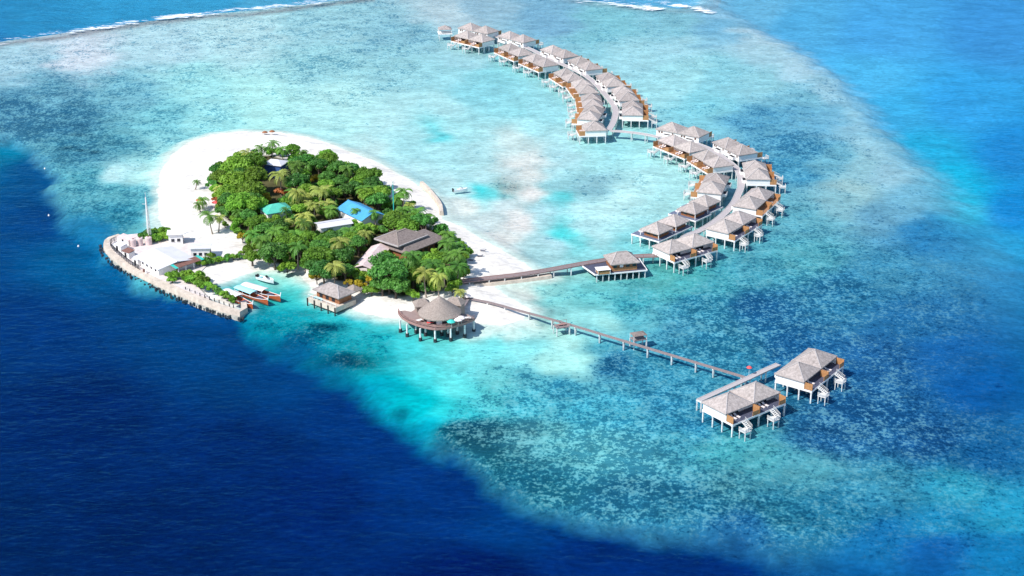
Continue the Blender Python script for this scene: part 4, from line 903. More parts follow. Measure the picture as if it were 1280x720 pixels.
# ------------------------------------------------------------------ service quay at the island's left end
def wallpath(name, pix, z0, z1, w0, w1, mt, label, cat, capm=None):
    pts = smooth_path([P(u, v, 0) for u, v in pix], 2.2)
    org = pts[0].copy(); r = empty(name, (org.x, org.y, 0), 0, label, cat); pts = [p - org for p in pts]
    def off(i, o):
        d = (pts[min(i + 1, len(pts) - 1)] - pts[max(i - 1, 0)]).normalized(); return pts[i] + Vector((-d.y, d.x, 0)) * o
    m = MB()
    for i in range(len(pts) - 1):
        q = [off(i, -w0), off(i + 1, -w0), off(i + 1, w0), off(i, w0)]; t = [off(i, -w1), off(i + 1, -w1), off(i + 1, w1), off(i, w1)]
        m.hexa([(v.x, v.y, z0) for v in q] + [(v.x, v.y, z1) for v in t])
    m.build('wall_body', mt, r)
    return r, pts, off
r, pts, off = wallpath('quay_wall', [(150, 298), (138, 302), (133, 309), (140, 320), (152, 330), (166, 339.5), (184, 349), (202, 357.5), (222, 366.5), (245, 376), (270, 385), (288, 391), (300, 394), (306, 390), (305, 383)], -1.5, 1.4, 1.1, .8, M['seawall'], 'pinkish stone sea wall curving round the left tip of the island', 'sea wall')
m = MB()
for i in range(2, len(pts) - 2):
    for k in range(5):
        p = off(i, -1.35 + random.uniform(-.25, .3)); rr = random.uniform(.2, .4); c_ = (p.x + random.uniform(-1, 1), p.y + random.uniform(-.4, .4), -.35)
        pr = [(.05, rr * .75), (rr * .6, rr * .6), (rr, .0), (rr * .8, -.8)]; m.lathe(pr, c_, 6)
m.build('rock_footing', M['rock'], r)
fill = [(150, 299), (139, 303), (135, 309), (142, 319), (166, 337), (200, 354), (240, 371), (262, 378), (240, 356), (258, 338), (262, 312), (232, 300), (200, 296), (180, 296)]
m = MB(); m.prism([(p.x, p.y) for p in (P(u, v, 0) for u, v in fill)][::1], -1.2, 1.35); tag(m.build('quay_ground', mat('quay_paving', (.64, .57, .54), .9, .6, .15)), kind='structure')
# dark curving fence
pts = smooth_path([P(u, v, 1.4) for u, v in [(152, 299.5), (143, 302), (138, 306), (142, 313), (152, 322), (163, 331), (174, 337)]], 1.3)
org = pts[0].copy(); r = empty('yard_fence', (org.x, org.y, 1.35), 0, 'thin dark fence following the inner edge of the sea wall at the left tip', 'fence')
m = MB(); m2 = MB()
for i, p in enumerate(pts):
    q = p - org; m.bar((q.x, q.y, 0), (q.x, q.y, 1.5), .12)
    if i:
        o_ = pts[i - 1] - org
        for zz in (.4, .8, 1.2, 1.5): m2.bar((o_.x, o_.y, zz), (q.x, q.y, zz), .06, .14)
m.build('post', M['black'], r); m2.build('rail', M['black'], r)
# warehouse and its neighbours
ax = P(249, 318, 4.6) - P(213, 304.8, 4.6); rz = math.atan2(ax.y, ax.x)
c4 = [P(169, 316, 4.4), P(213, 304.8, 4.4), P(250, 318, 4.4), P(193, 337, 4.4)]
ctr = sum(c4, Vector()) / 4
rz = (frame_from(c4[0], c4[3]) + frame_from(c4[1], c4[2])) / 2
Lx = ((c4[3] - c4[0]).length + (c4[2] - c4[1]).length) / 2; Wx = ((c4[1] - c4[0]).length + (c4[2] - c4[3]).length) / 2
rz += math.pi / 2 if Lx < Wx else 0
print('warehouse', Lx, Wx, math.degrees(rz))
wh = house('warehouse', ctr, rz if Lx >= Wx else rz, max(Lx, Wx) * .98, min(Lx, Wx) * .95, 3.5, 4.5, M['whitetin'], M['white'], 'wide low shed with pale pinkish-white metal roof, biggest on the service quay', 'warehouse', wins=5, base=1.35)
q = P(234, 329, 3.3)
r = empty('awning_shelter', (q.x, q.y, 1.35), frame_from(P(218, 332, 3), P(250, 321, 3)), 'dark open shelter with green awning edges at the near side of the warehouse', 'shelter')
m = MB(); m.hexa([(-4.6, -1.4, 2.0), (4.6, -1.4, 2.0), (4.6, 1.4, 2.5), (-4.6, 1.4, 2.5), (-4.6, -1.4, 2.1), (4.6, -1.4, 2.1), (4.6, 1.4, 2.6), (-4.6, 1.4, 2.6)]); m.build('awning', M['rust'], r)
for s in (-1, 1): m = MB(); m.hexa([(s * 4.9 - .5, -1.6, 2.05), (s * 4.9 + .5, -1.6, 2.05), (s * 4.9 + .5, 1.5, 2.6), (s * 4.9 - .5, 1.5, 2.6), (s * 4.9 - .5, -1.6, 2.15), (s * 4.9 + .5, -1.6, 2.15), (s * 4.9 + .5, 1.5, 2.7), (s * 4.9 - .5, 1.5, 2.7)]); m.build('green_edge', M['teal'], r)
for x in (-4.3, -1.5, 1.5, 4.3): m = MB(); m.box(x - .12, x + .12, -1.3, -1.1, 0, 2.0); m.build('post', M['white'], r)
q = P(220.5, 303, 1.35)
house('block_store', Vector((q.x, q.y, 0)), .15, 5.4, 4.6, 4.9, 5.0, M['white'], M['white'], 'plain white cube-shaped store between the bushes and the warehouse roof', 'building', wins=2, base=1.35)
q = P(251, 308.5, 4.3)
house('kiosk', q, .05, 6.8, 4.8, 4.6, 4.75, M['whitetin'], M['white'], 'small flat white-roofed kiosk at the right end of the service quay', 'building', wins=3, base=G0)
def tank(px, rr, h, label, mt='pinktin'):
    q = P(*px, 1.35); e = empty('storage_tank', (q.x, q.y, 1.35), 0, label, 'tank', 'storage tanks on the quay')
    m = MB(); m.lathe([(rr, 0), (rr, h), (rr * .7, h + .2), (.02, h + .3)], n=16); m.build('drum', M[mt], e)
    m = MB(); m.lathe([(.25, h + .2), (.25, h + .42), (.02, h + .44)], n=8); m.build('hatch', M['rust'], e)
tank((167, 308), .9, 2.3, 'pinkish storage tank, leftmost of the three behind the warehouse'); tank((175.5, 306.5), .9, 2.3, 'pinkish storage tank, middle of the three behind the warehouse'); tank((186, 305.5), 1.1, 2.4, 'pinkish storage tank, rightmost of the three, at the foot of the mast')
for i, (u, v, w_, d_, h_, mt, lb) in enumerate(((158, 304, 6, 3, 1.8, 'pinktin', 'low pinkish-roofed shed right inside the curved fence at the left tip'), (161, 321, 3.6, 2.6, 1.9, 'rust', 'small dark rusty-roofed shed by the sea wall fence'), (174, 330, 3, 3.2, 2.0, 'whitetin', 'white box shed between the rusty shed and the warehouse'), (151, 312, 4, 3, 1.7, 'whitetin', 'white lean-to shed just inside the left fence'))):
    q = P(u, v, 1.35); e = empty('quay_shed', (q.x, q.y, 1.35), math.radians(-38), lb, 'shed', 'small sheds on the quay')
    m = MB(); m.box(-w_ / 2 + .15, w_ / 2 - .15, -d_ / 2 + .15, d_ / 2 - .15, 0, h_); w = m.build('wall', M['white'], e)
    m = MB(); m.hexa([(-w_ / 2, -d_ / 2, h_ + .02), (w_ / 2, -d_ / 2, h_ + .02), (w_ / 2, d_ / 2, h_ + .4), (-w_ / 2, d_ / 2, h_ + .4), (-w_ / 2, -d_ / 2, h_ + .12), (w_ / 2, -d_ / 2, h_ + .12), (w_ / 2, d_ / 2, h_ + .5), (-w_ / 2, d_ / 2, h_ + .5)]); m.build('roof', M[mt], e)
    m = MB(); m.box(-.45, .45, -d_ / 2 + .1, -d_ / 2 + .16, .05, 1.7); m.build('door', M['black'], w)
for (u, v, lb) in ((180, 340, 'rusty oil drum standing by the near corner of the warehouse'), (183, 341.5, 'white drum beside the rusty one near the warehouse corner')):
    q = P(u, v, 1.35); m = MB(); m.lathe([(.02, 0), (.35, 0), (.35, .9), (.3, .93), (.02, .93)], n=12); o = m.build('oil_drum', M['rust'] if 'rusty oil' in lb else M['white']); o.location = (q.x, q.y, 1.35); tag(o, lb, 'drum')
# lattice mast
q = P(187, 300, 1.35); HM = 14.5
r = empty('radio_mast', (q.x, q.y, 1.35), 0, 'tall white lattice mast rising behind the quay tanks', 'mast')
m = MB(); m2 = MB()
for k in range(3):
    a = 2 * math.pi * k / 3 + .5; m.bar((.75 * math.cos(a), .75 * math.sin(a), 0), (.12 * math.cos(a), .12 * math.sin(a), HM), .16)
for j in range(14):
    for k in range(3):
        f0, f1 = j / 14, (j + 1) / 14; r0, r1 = .75 - .63 * f0, .75 - .63 * f1; a, b = 2 * math.pi * k / 3 + .5, 2 * math.pi * (k + 1) / 3 + .5
        m2.bar((r0 * math.cos(a), r0 * math.sin(a), HM * f0), (r1 * math.cos(b), r1 * math.sin(b), HM * f1), .08); m2.bar((r0 * math.cos(a), r0 * math.sin(a), HM * f0), (r0 * math.cos(b), r0 * math.sin(b), HM * f0), .08)
m.build('leg', M['white'], r); m2.build('bracing', M['concrete'], r)
m = MB(); m.bar((-1.3, 0, HM - 2.2), (0, 0, HM - 2.2), .1); m.bar((0, 0, HM - 2.3), (0, 0, HM + 1.8), .09); m.build('antenna', M['white'], r)
# thin teal pole with a white antenna head in the grove
q = P(492.5, 264, 7.5)
q = P(492.5, 276, 1.1)
r = empty('signal_pole', (q.x, q.y, 1.1), 0, 'thin teal pole with white head rising above the trees behind the grove', 'pole')
m = MB(); m.tube([(0, 0, 0), (0, 0, 14.2)], [.2, .13], 8); m.build('shaft', M['teal'], r)
m = MB(); m.box(-.9, .5, -.2, .2, 12.9, 13.2); m.box(-.9, -.5, -.3, .3, 12.2, 13.0); m.box(-.3, .4, -.25, .25, 13.6, 14.3); m.build('head', M['white'], r)
# chain posts along the spit
pts = [P(u, v, 1.4) for u, v in [(232, 361.5), (244, 366.5), (256, 371), (268, 375.5), (280, 380), (292, 384.5)]]
sp_ = smooth_path(pts, 1.9)
proto = None
for i, p in enumerate(sp_):
    if proto is None:
        m = MB(); m.lathe([(.02, 0), (.16, 0), (.13, .85), (.17, .9), (.17, 1.0), (.02, 1.05)], n=8); proto = m.build('bollard', M['black']); o = proto
    else: o = proto.copy(); COL.objects.link(o)
    o.location = (p.x, p.y, 1.1); tag(o, 'low dark bollard in the row along the spit above the sea wall', 'bollard', 'dark bollards along the spit')
# groyne wall on the far beach and the sand-filled wall under the jetty
wallpath('groyne_wall', [(527, 232), (534, 238.5), (541, 246.5), (547, 254), (551, 261.5), (552, 269.5)], -1., 1.6, .9, .55, M['seawall'], 'low pinkish concrete wall edging the far beach behind the grove', 'sea wall')
wallpath('groyne_wall', [(583, 359), (610, 356), (640, 352.5), (665, 349.5), (688, 346)], -1., .9, 1.5, 1.1, M['seawall'], 'pale stone revetment just below the first stretch of the brown jetty', 'sea wall')

# ------------------------------------------------------------------ boats
def dhoni(L, B, label, roofm, hullm, stern, bow, zroof=2.3, roof=(.05, .62)):
    """stern and bow are pixels at the water; x runs forward"""
    a, b = P(*stern, .4), P(*bow, .4); rz = frame_from(a, b); L = (b - a).length
    r = empty('wooden_boat', (a.x, a.y, 0), rz, label, 'boat')
    m = MB(); S = 12; rings = []
    for i in range(S + 1):
        t = i / S; w = B / 2 * (math.sin(math.pi * min(1, .30 + t * .70)) ** .6 if t > .28 else (.82 + .18 * t / .28))
        if t == 1: w = .06
        sh = .95 + .55 * max(0, t - .55) ** 2 * 5 + .15 * (1 - t); x = L * t
        rings.append([(x, -w, sh), (x, -w * .85, .25), (x, -w * .3, -.45), (x, w * .3, -.45), (x, w * .85, .25), (x, w, sh), (x, w * .86, sh), (x, w * .7, .45), (x, -w * .7, .45), (x, -w * .86, sh)])
    base = len(m.v); n = 10
    for rg in rings: m.v += rg
    for i in range(S):
        for k in range(n):
            k2 = (k + 1) % n; m.f.append((base + i * n + k, base + i * n + k2, base + (i + 1) * n + k2, base + (i + 1) * n + k)); m.m.append(0)
    m.f.append(tuple(base + k for k in range(n))); m.m.append(0); m.f.append(tuple(base + S * n + k for k in reversed(range(n)))); m.m.append(0)
    m.build('hull', hullm, r)
    m = MB()
    for s in (-1, 1):
        for i in range(S):
            p, q = rings[i], rings[i + 1]; kk = 0 if s < 0 else 5
            m.bar(Vector(p[kk]) + Vector((0, 0, .05)), Vector(q[kk]) + Vector((0, 0, .05)), .12, .14)
    m.build('gunwale', M['boatwhite'], r)
    m = MB(); m.bar((L - .05, 0, rings[-1][0][2] - .3), (L + .35, 0, rings[-1][0][2] + 1.1), .18, .25); m.build('stem_post', M['boatwhite'], r)
    x0, x1 = L * roof[0], L * roof[1]; m = MB(); w = B / 2 * 1.0; K = 6
    for k in range(K):
        t0, t1 = -1 + 2 * k / K, -1 + 2 * (k + 1) / K; z0, z1 = zroof - .28 * t0 * t0, zroof - .28 * t1 * t1
        m.hexa([(x0, w * t0, z0 - .07), (x1, w * t0, z0 - .07), (x1, w * t1, z1 - .07), (x0, w * t1, z1 - .07), (x0, w * t0, z0), (x1, w * t0, z0), (x1, w * t1, z1), (x0, w * t1, z1)])
    m.build('awning', roofm, r)
    for x in (x0 + .3, (x0 + x1) / 2, x1 - .3):
        for s in (-1, 1): m = MB(); m.bar((x, s * w * .88, .6), (x, s * w * .88, zroof - .25), .09); m.build('awning_post', M['white'], r)
    m = MB()
    for k in range(4): m.box(x0 + .8 + k * 1.2, x0 + 1.2 + k * 1.2, -w * .72, w * .72, .75, .85); m.box(x0 + .85 + k * 1.2, x0 + 1.15 + k * 1.2, -w * .5, w * .5, .45, .75)
    m.build('bench', M['timber'], r)
    m = MB(); m.box(L * .66, L * .8, -B * .22, B * .22, .45, 1.15); m.build('hatch', M['darkdeck'], r)
    return r
dhoni(9, 2.9, 'orange-hulled wooden boat with a white awning, nearest to the spit', M['canvas'], M['hull'], (281, 368), (316, 384), roof=(.02, .52))
dhoni(9, 2.9, 'wooden boat with turquoise awning moored in the middle of the three', M['aqua'], M['hull'], (297, 364), (335, 378.5), roof=(.0, .55))
dhoni(9, 3.0, 'wooden boat with pinkish-white awning and tall white stem post, outermost of the three', M['umbr'], M['hull'], (305, 360.5), (350.5, 374), roof=(.0, .6))
def speedboat(px, ang, L, label, cat='boat'):
    q = P(*px, .3); r = empty('speedboat', (q.x, q.y, 0), ang, label, cat)
    m = MB(); S = 8; B = L * .3; rings = []
    for i in range(S + 1):
        t = i / S; w = B / 2 * (1 if t < .5 else math.sqrt(max(0.003, 1 - ((t - .5) / .5) ** 2))); x = L * (t - .5); sh = .75 + .3 * t
        rings.append([(x, -w, sh), (x, -w * .8, .0), (x, 0, -.3), (x, w * .8, .0), (x, w, sh), (x, w * .8, sh), (x, w * .7, .35 + .6 * max(0, t - .6)), (x, -w * .7, .35 + .6 * max(0, t - .6)), (x, -w * .8, sh)])
    n = 9
    for rg in rings: m.v += rg
    for i in range(S):
        for k in range(n):
            k2 = (k + 1) % n; m.f.append((i * n + k, i * n + k2, (i + 1) * n + k2, (i + 1) * n + k)); m.m.append(0)
    m.f.append(tuple(range(n))); m.m.append(0)
    m.build('hull', M['boatwhite'], r)
    m = MB(); m.box(-L * .05, L * .12, -B * .22, B * .22, .4, 1.2); m.build('console', M['boatwhite'], r)
    m = MB(); m.hexa([(L * .12, -B * .22, 1.2), (L * .16, -B * .22, 1.2), (L * .16, B * .22, 1.2), (L * .12, B * .22, 1.2), (L * .02, -B * .2, 1.7), (L * .04, -B * .2, 1.7), (L * .04, B * .2, 1.7), (L * .02, B * .2, 1.7)]); m.build('windscreen', M['glass'], r)
    for s in (-1, 1): m = MB(); m.box(-L * .56, -L * .49, s * B * .2 - .2, s * B * .2 + .2, .1, 1.25); m.build('outboard_motor', M['black'], r)
    m = MB(); m.box(-L * .35, -L * .25, -B * .3, B * .3, .4, .8); m.build('seat', M['aqua'], r)
speedboat((332, 349.5), -.6, 6.6, 'small white speedboat moored just beyond the three wooden boats')
speedboat((575.5, 238), .3, 5.2, 'lone white boat anchored in the pale lagoon right of the grove')
for (u, v, lb) in ((56, 211, 'white mooring buoy nearest the reef edge at the far left'), (61, 269.5, 'white mooring buoy in the dark water left of the mast'), (98, 308, 'white mooring buoy closest to the left tip of the quay')):
    q = P(u, v, 0); m = MB(); m.lathe([(.02, -.3), (.25, -.2), (.34, 0), (.3, .2), (.15, .34), (.05, .38), (.05, .6), (.02, .62)], n=10); o = m.build('mooring_buoy', M['boatwhite'], smooth=True); o.location = (q.x, q.y, 0); tag(o, lb, 'buoy')
# small things on the far and left beach
for (u, v, cm, lb) in ((249, 251, 'red', 'faded red beach umbrella on the white sand left of the grove'), (269, 254, 'red', 'red beach umbrella touching the left edge of the grove'), (331, 163.5, 'timber', 'brown beach umbrella at the top waterline, left one of two'), (340, 162.5, 'timber', 'brown beach umbrella at the top waterline, right one of two'), (584, 371, 'umbr', 'cream umbrella on the sand by the start of the thin jetty')):
    q = P(u, v, 2.5); e = empty('beach_umbrella', (q.x, q.y, 1.0 if v > 170 else .1), 0, lb, 'umbrella')
    m = MB(); m.lathe([(.02, 2.4), (.8, 2.1), (1.25, 1.75), (1.2, 1.72), (.02, 2.25)], n=8); m.build('canopy', M[cm], e)
    m = MB(); m.tube([(0, 0, 0), (0, 0, 2.3)], [.05, .05], 6); m.build('pole', M['pile'], e)
for (u, v, lb) in ((315.5, 189, 'dark sunbed pair on the sand at the top of the beach'), (600, 321, 'sunbed on the right-hand beach, upper one'), (604, 314, 'sunbed on the right-hand beach, farther from the jetty'), (589, 326, 'sunbed on the right-hand beach, nearest the trees')):
    q = P(u, v, 1.1); e = empty('sunbed', (q.x, q.y, 1.12), random.uniform(-.3, .3), lb, 'sunbed', 'sunbeds on the sand')
    m = MB(); m.box(-.9, .5, -.32, .32, .28, .36); m.hexa([(.5, -.32, .28), (1., -.32, .6), (1., .32, .6), (.5, .32, .28), (.5, -.32, .36), (1., -.32, .68), (1., .32, .68), (.5, .32, .36)]); m.build('mattress', M['darkdeck'], e)
    for x in (-.8, .4):
        for y in (-.28, .28): m = MB(); m.box(x - .03, x + .03, y - .03, y + .03, 0, .28); m.build('leg', M['timber'], e)

# little square pavilion off the far tip
q = P(556, 34.5, 5)
r = empty('square_pavilion', (q.x, q.y, 0), .15, 'tiny square stilt pavilion with pointed roof, standing apart at the far tip', 'pavilion')
m = MB(); m.box(-3.4, 3.4, -3., 3., 2.2, 2.6); m.build('platform', M['white'], r)
m = MB(); hip_roof(m, -3.2, 3.2, -2.8, 2.8, 4.6, 6.2, .4, .15); m.build('roof', M['thatch'], r)
for x in (-2.9, 2.9):
    for y in (-2.5, 2.5):
        m = MB(); m.box(x - .15, x + .15, y - .15, y + .15, -1.5, 2.2); m.build('stilt', M['pile'], r)
        m = MB(); m.box(x - .1, x + .1, y - .1, y + .1, 2.6, 4.5); m.build('post', M['white'], r)
m = MB()
for s in (-1, 1): m.bar((-3.2, s * 2.8, 3.4), (3.2, s * 2.8, 3.4), .1, .15); m.bar((s * 3.2, -2.8, 3.4), (s * 3.2, 2.8, 3.4), .1, .15)
m.build('handrail', M['white'], r)

# ------------------------------------------------------------------ trees
def leafy(R, H, seed, n_lobe=15, per=150, leaf=.34):
    """irregular crown of many leaf faces, centre of the crown at the origin"""
    rg = np.random.default_rng(seed); V = []; Fc = []
    lobes = []
    for k in range(n_lobe):
        a = 2 * math.pi * k / n_lobe * 1.618 * 2 + rg.random(); rr = R * math.sqrt((k + .3) / n_lobe) * .72
        lr = R * rg.uniform(.24, .42); zz = H * (.42 - .55 * (rr / R) ** 1.6) + rg.uniform(-.1, .18) * H
        lobes.append((rr * math.cos(a), rr * math.sin(a), zz, lr, lr * rg.uniform(.7, .95)))
    for (x, y, z, lr, lz) in lobes:
        # dark heart of the lobe
        nn = per
        th = rg.random(nn) * 2 * math.pi; cz = rg.uniform(-.55, 1, nn); sz = np.sqrt(1 - cz ** 2)
        dr = np.stack([sz * np.cos(th), sz * np.sin(th), cz], -1)
        rad = rg.uniform(.74, 1.12, nn)
        for d, q in zip(dr, rad):
            p = Vector((x + d[0] * lr * q, y + d[1] * lr * q, z + d[2] * lz * q))
            nrm = (Vector(d) + Vector(rg.normal(0, .55, 3)) + Vector((0, 0, .25))).normalized()
            t = nrm.cross(Vector(rg.normal(0, 1, 3))).normalized(); b = nrm.cross(t)
            s = leaf * rg.uniform(.6, 1.35); s2 = s * rg.uniform(.45, .8)
            i = len(V); V += [tuple(p - t * s), tuple(p + b * s2), tuple(p + t * s), tuple(p - b * s2)]; Fc.append((i, i + 1, i + 2, i + 3))
        # inner mass, faceted
        i0 = len(V); nr, ns = 4, 7
        for a_ in range(nr + 1):
            ph = math.pi * a_ / nr
            for b_ in range(ns):
                t_ = 2 * math.pi * b_ / ns; k_ = .74 * rg.uniform(.86, 1.1); V.append((x + lr * k_ * math.sin(ph) * math.cos(t_), y + lr * k_ * math.sin(ph) * math.sin(t_), z + lz * k_ * math.cos(ph)))
        for a_ in range(nr):
            for b_ in range(ns):
                b2 = (b_ + 1) % ns; Fc.append((i0 + a_ * ns + b_, i0 + (a_ + 1) * ns + b_, i0 + (a_ + 1) * ns + b2, i0 + a_ * ns + b2))
    me = bpy.data.meshes.new('crown'); me.from_pydata(V, [], Fc); me.update(); return me
def palm_crown(seed, n=17, L=3.9):
    rg = np.random.default_rng(seed); m = MB()
    for k in range(n):
        a = 2 * math.pi * k / n + rg.uniform(-.2, .2); el = rg.uniform(-.25, 1.15) if k % 3 else rg.uniform(.7, 1.2); ln = L * rg.uniform(.85, 1.12)
        ca, sa = math.cos(a), math.sin(a); S = 7; p = Vector((0, 0, 0)); pts = [p]; e = el
        for j in range(S): p = p + Vector((ca * math.cos(e), sa * math.cos(e), math.sin(e))) * ln / S; pts.append(p); e -= rg.uniform(.22, .36)
        side = Vector((-sa, ca, 0))
        for j in range(S):
            wd = .78 * math.sin(math.pi * (j + .8) / (S + 1.2)) ** .7
            a0, a1 = pts[j], pts[j + 1]; d = (a1 - a0)
            for s in (-1, 1):
                for h in range(2):
                    q0 = a0 + d * (h * .5 + .02); q1 = a0 + d * (h * .5 + .38)
                    tip = side * s * wd + d * .9 + Vector((0, 0, -.30 * wd - .1 * rg.random()))
                    m.poly([q0, q1, q1 + tip * rg.uniform(.85, 1.05), q0 + tip * .95] if s > 0 else [q1, q0, q0 + tip * .95, q1 + tip])
            m.bar(a0, a1, .07, .05)
    # nuts and young heart
    for k in range(6): a = k * 1.05; m.lathe([(.02, -.42), (.2, -.25), (.16, .0), (.02, .05)], (.28 * math.cos(a), .28 * math.sin(a), -.1), 5)
    me = bpy.data.meshes.new('crown'); me.from_pydata(m.v, [], m.f); me.update(); return me
def trunk_mesh(kind, h, seed):
    rg = random.Random(seed); m = MB()
    if kind == 'palm':
        ln = rg.uniform(-.9, .9), rg.uniform(-.9, .9); pts = [(-ln[0] * (1 - t) ** 1.6, -ln[1] * (1 - t) ** 1.6, -h * (1 - t)) for t in (0, .2, .4, .6, .8, 1)]; m.tube(pts, [.3, .22, .19, .17, .15, .13], 7)
    else:
        m.tube([(0, 0, -h), (.1, .05, -h * .6), (0, 0, -h * .3), (.1, 0, .3)], [.38, .3, .26, .15], 7)
        for k in range(5): a = k * 1.257 + rg.random(); m.tube([(0, 0, -h * .45), (math.cos(a) * 1.2, math.sin(a) * 1.2, -h * .15), (math.cos(a) * 2.3, math.sin(a) * 2.3, .3)], [.2, .13, .05], 5)
    me = bpy.data.meshes.new('trunk'); me.from_pydata(m.v, [], m.f); me.update(); return me
BR = [leafy(4.2, 3.6, 100 + k) for k in range(7)]
SH = [leafy(2.0, 1.7, 200 + k, 6, 110, .34) for k in range(4)]
PC = [palm_crown(300 + k) for k in range(6)]
TM = {}
def mesh_mat(me, mt):
    k = (me.name, mt.name)
    if k not in TM:
        c = me.copy(); c.materials.clear(); c.materials.append(mt); c.name = me.name.split('.')[0]; TM[k] = c
    return TM[k]
TRK = {('palm', h): trunk_mesh('palm', h, h) for h in (4, 6, 8, 10)}; TRK.update({('tree', h): trunk_mesh('tree', h, h) for h in (2, 4, 5, 6, 7, 9)})
LM = [('the blue tin roof', 452, 262), ('the white metal roof', 416, 279), ('the turquoise green roof', 344, 260), ('the dark blue cottage', 345, 205), ('the big shingled hall', 505, 300), ('the hall annex', 455, 330), ('the small harbour hut', 415, 362), ('the round restaurant', 548, 385), ('the warehouse', 210, 320), ('the three wooden boats', 318, 366), ('the sandy yard', 292, 312), ('the teal pole', 492, 250), ('the brown jetty start', 578, 352), ('the radio mast', 187, 290), ('the flat-roofed kiosk', 251, 309)]
BUCK = {}; TREES = []
def plant(kind, u, v, zc, scale=1., mt='leaf', var=0, base=None):
    """crown centre seen at (u, v), zc metres up"""
    q = P(u, v, zc); gz = G0 - .1 if base is None else base
    nm = {'palm': 'palm_tree', 'tree': 'broadleaf_tree', 'shrub': 'shrub'}[kind]
    e = empty(nm, (q.x, q.y, gz), random.uniform(0, 6.28)); h = zc - gz
    me = mesh_mat({'palm': PC, 'tree': BR, 'shrub': SH}[kind][var % {'palm': 6, 'tree': 7, 'shrub': 4}[kind]], M[mt])
    c = bpy.data.objects.new('crown', me); COL.objects.link(c); c.parent = e; c.location = (0, 0, h); c.scale = (scale, scale, scale * random.uniform(.92, 1.12))
    if kind == 'palm': hs = min((4, 6, 8, 10), key=lambda t: abs(t - h)); tme = mesh_mat(TRK[('palm', hs)], M['trunk'])
    else: hs = min((2, 4, 5, 6, 7, 9), key=lambda t: abs(t - h)); tme = mesh_mat(TRK[('tree', hs)], M['bark'])
    t = bpy.data.objects.new('trunk', tme); COL.objects.link(t); t.parent = e; t.location = (0, 0, h); sx = .45 if kind == 'shrub' else 1.
    t.scale = (sx, sx, h / hs * 1.02)
    e['category'] = {'palm': 'palm tree', 'tree': 'tree', 'shrub': 'shrub'}[kind]; e['group'] = {'palm': 'coconut palms on the island', 'tree': 'broadleaf trees of the grove', 'shrub': 'low shrubs on the island'}[kind]
    TREES.append((e, kind, u, v, zc, scale, mt)); return e
# palms and trees one can pick out
random.seed(21)
for (u, v, z_, s, mt) in ((350, 219, 10, 1.15, 'frondy'), (371, 206, 9.5, 1.05, 'frond'), (341, 180, 8.5, .85, 'frond'), (326.5, 185, 8, .75, 'frond'), (352, 187, 8, .8, 'frond'), (371, 241, 9, 1., 'frondy'), (400, 238, 9.5, 1.05, 'frondy'), (393, 257, 7.5, .9, 'frondy'),
                          (425, 303, 9.5, 1.05, 'frondy'), (418, 334, 8, 1., 'frondy'), (530, 342, 8.5, .95, 'frondy'), (548, 347, 8, .9, 'frondy'), (516, 321, 8.5, 1.1, 'frond'), (540, 330, 8.5, 1.05, 'frond'), (572, 318, 8.5, 1., 'frond'), (573, 333, 7.5, 1., 'frond'), (505, 240, 8, .95, 'frond'), (497, 248, 7, .8, 'frond'), (434, 212, 8, .9, 'frond'), (404, 191, 6.5, .6, 'frond'),
                          (261, 270, 7.5, .95, 'frond'), (274, 272, 6, .7, 'frondy'), (246, 227, 4, .5, 'frond'), (253, 250, 4.5, .75, 'frond'), (248, 256, 4, .6, 'frond'), (574.5, 364.5, 4.2, .65, 'frondy'), (468, 267, 7, .65, 'frond'), (444, 263, 6.8, .6, 'frond'), (344, 290, 8, 1., 'frond'), (325, 300, 7.5, .95, 'frond'), (372, 309, 8, 1., 'frond'), (357, 262, 6.8, .6, 'frond'), (380, 280, 8, .9, 'frond'), (560, 305, 8, .95, 'frond'), (555, 337, 7.5, .9, 'frond')):
    plant('palm', u, v, z_, s, mt, random.randrange(6))
for (u, v, z_, s, mt) in ((300, 208, 6.5, 1.35, 'leaf'), (285, 213, 5.0, .95, 'leaf'), (316, 205, 7, 1.25, 'leaf'), (318, 222, 7.5, 1.3, 'leaf'), (296, 228, 6.5, 1.35, 'leaf'), (312, 240, 7, 1.25, 'leaf'), (288, 241, 5.5, 1.0, 'leaf'), (300, 256, 6.5, 1.3, 'leaf'), (316, 258, 6, 1.1, 'leaf'), (271, 213, 4, .75, 'leafdark'),
                          (486, 343, 7.5, 1.45, 'leafdark'), (482, 330, 7, 1.1, 'leafdark'), (494, 358, 5, 1.1, 'leafdark'), (478, 357, 4.5, .9, 'leafdark'), (400, 322, 6.5, 1.2, 'leaf'), (404, 340, 6, 1.1, 'leafdark'), (395, 333, 5, .9, 'leafdark'), (343, 318, 6, 1.2, 'leafdark'), (428, 322, 6, 1.05, 'leafdark'), (315, 322, 3.8, .75, 'leaf'), (508, 286, 6, 1.0, 'leaf'), (495, 280, 6, 1.1, 'leaf')):
    plant('tree', u, v, z_, s, mt, random.randrange(7))
for (u, v, s, mt) in ((333, 248, 1.1, 'leafyellow'), (396, 347, 1.2, 'leafyellow'), (450, 357, 1., 'leafyellow'), (436, 354, .8, 'leafyellow'), (462, 350, .9, 'leafyellow'), (352, 241, 1.2, 'leafred'), (303, 296, .9, 'leafyellow'), (393, 224, 1., 'leafyellow'), (270, 250, .7, 'leafred')):
    plant('shrub', u, v, 3.3 if mt != 'leafyellow' or u < 390 else 3.2, s * 1.1, mt, random.randrange(4))
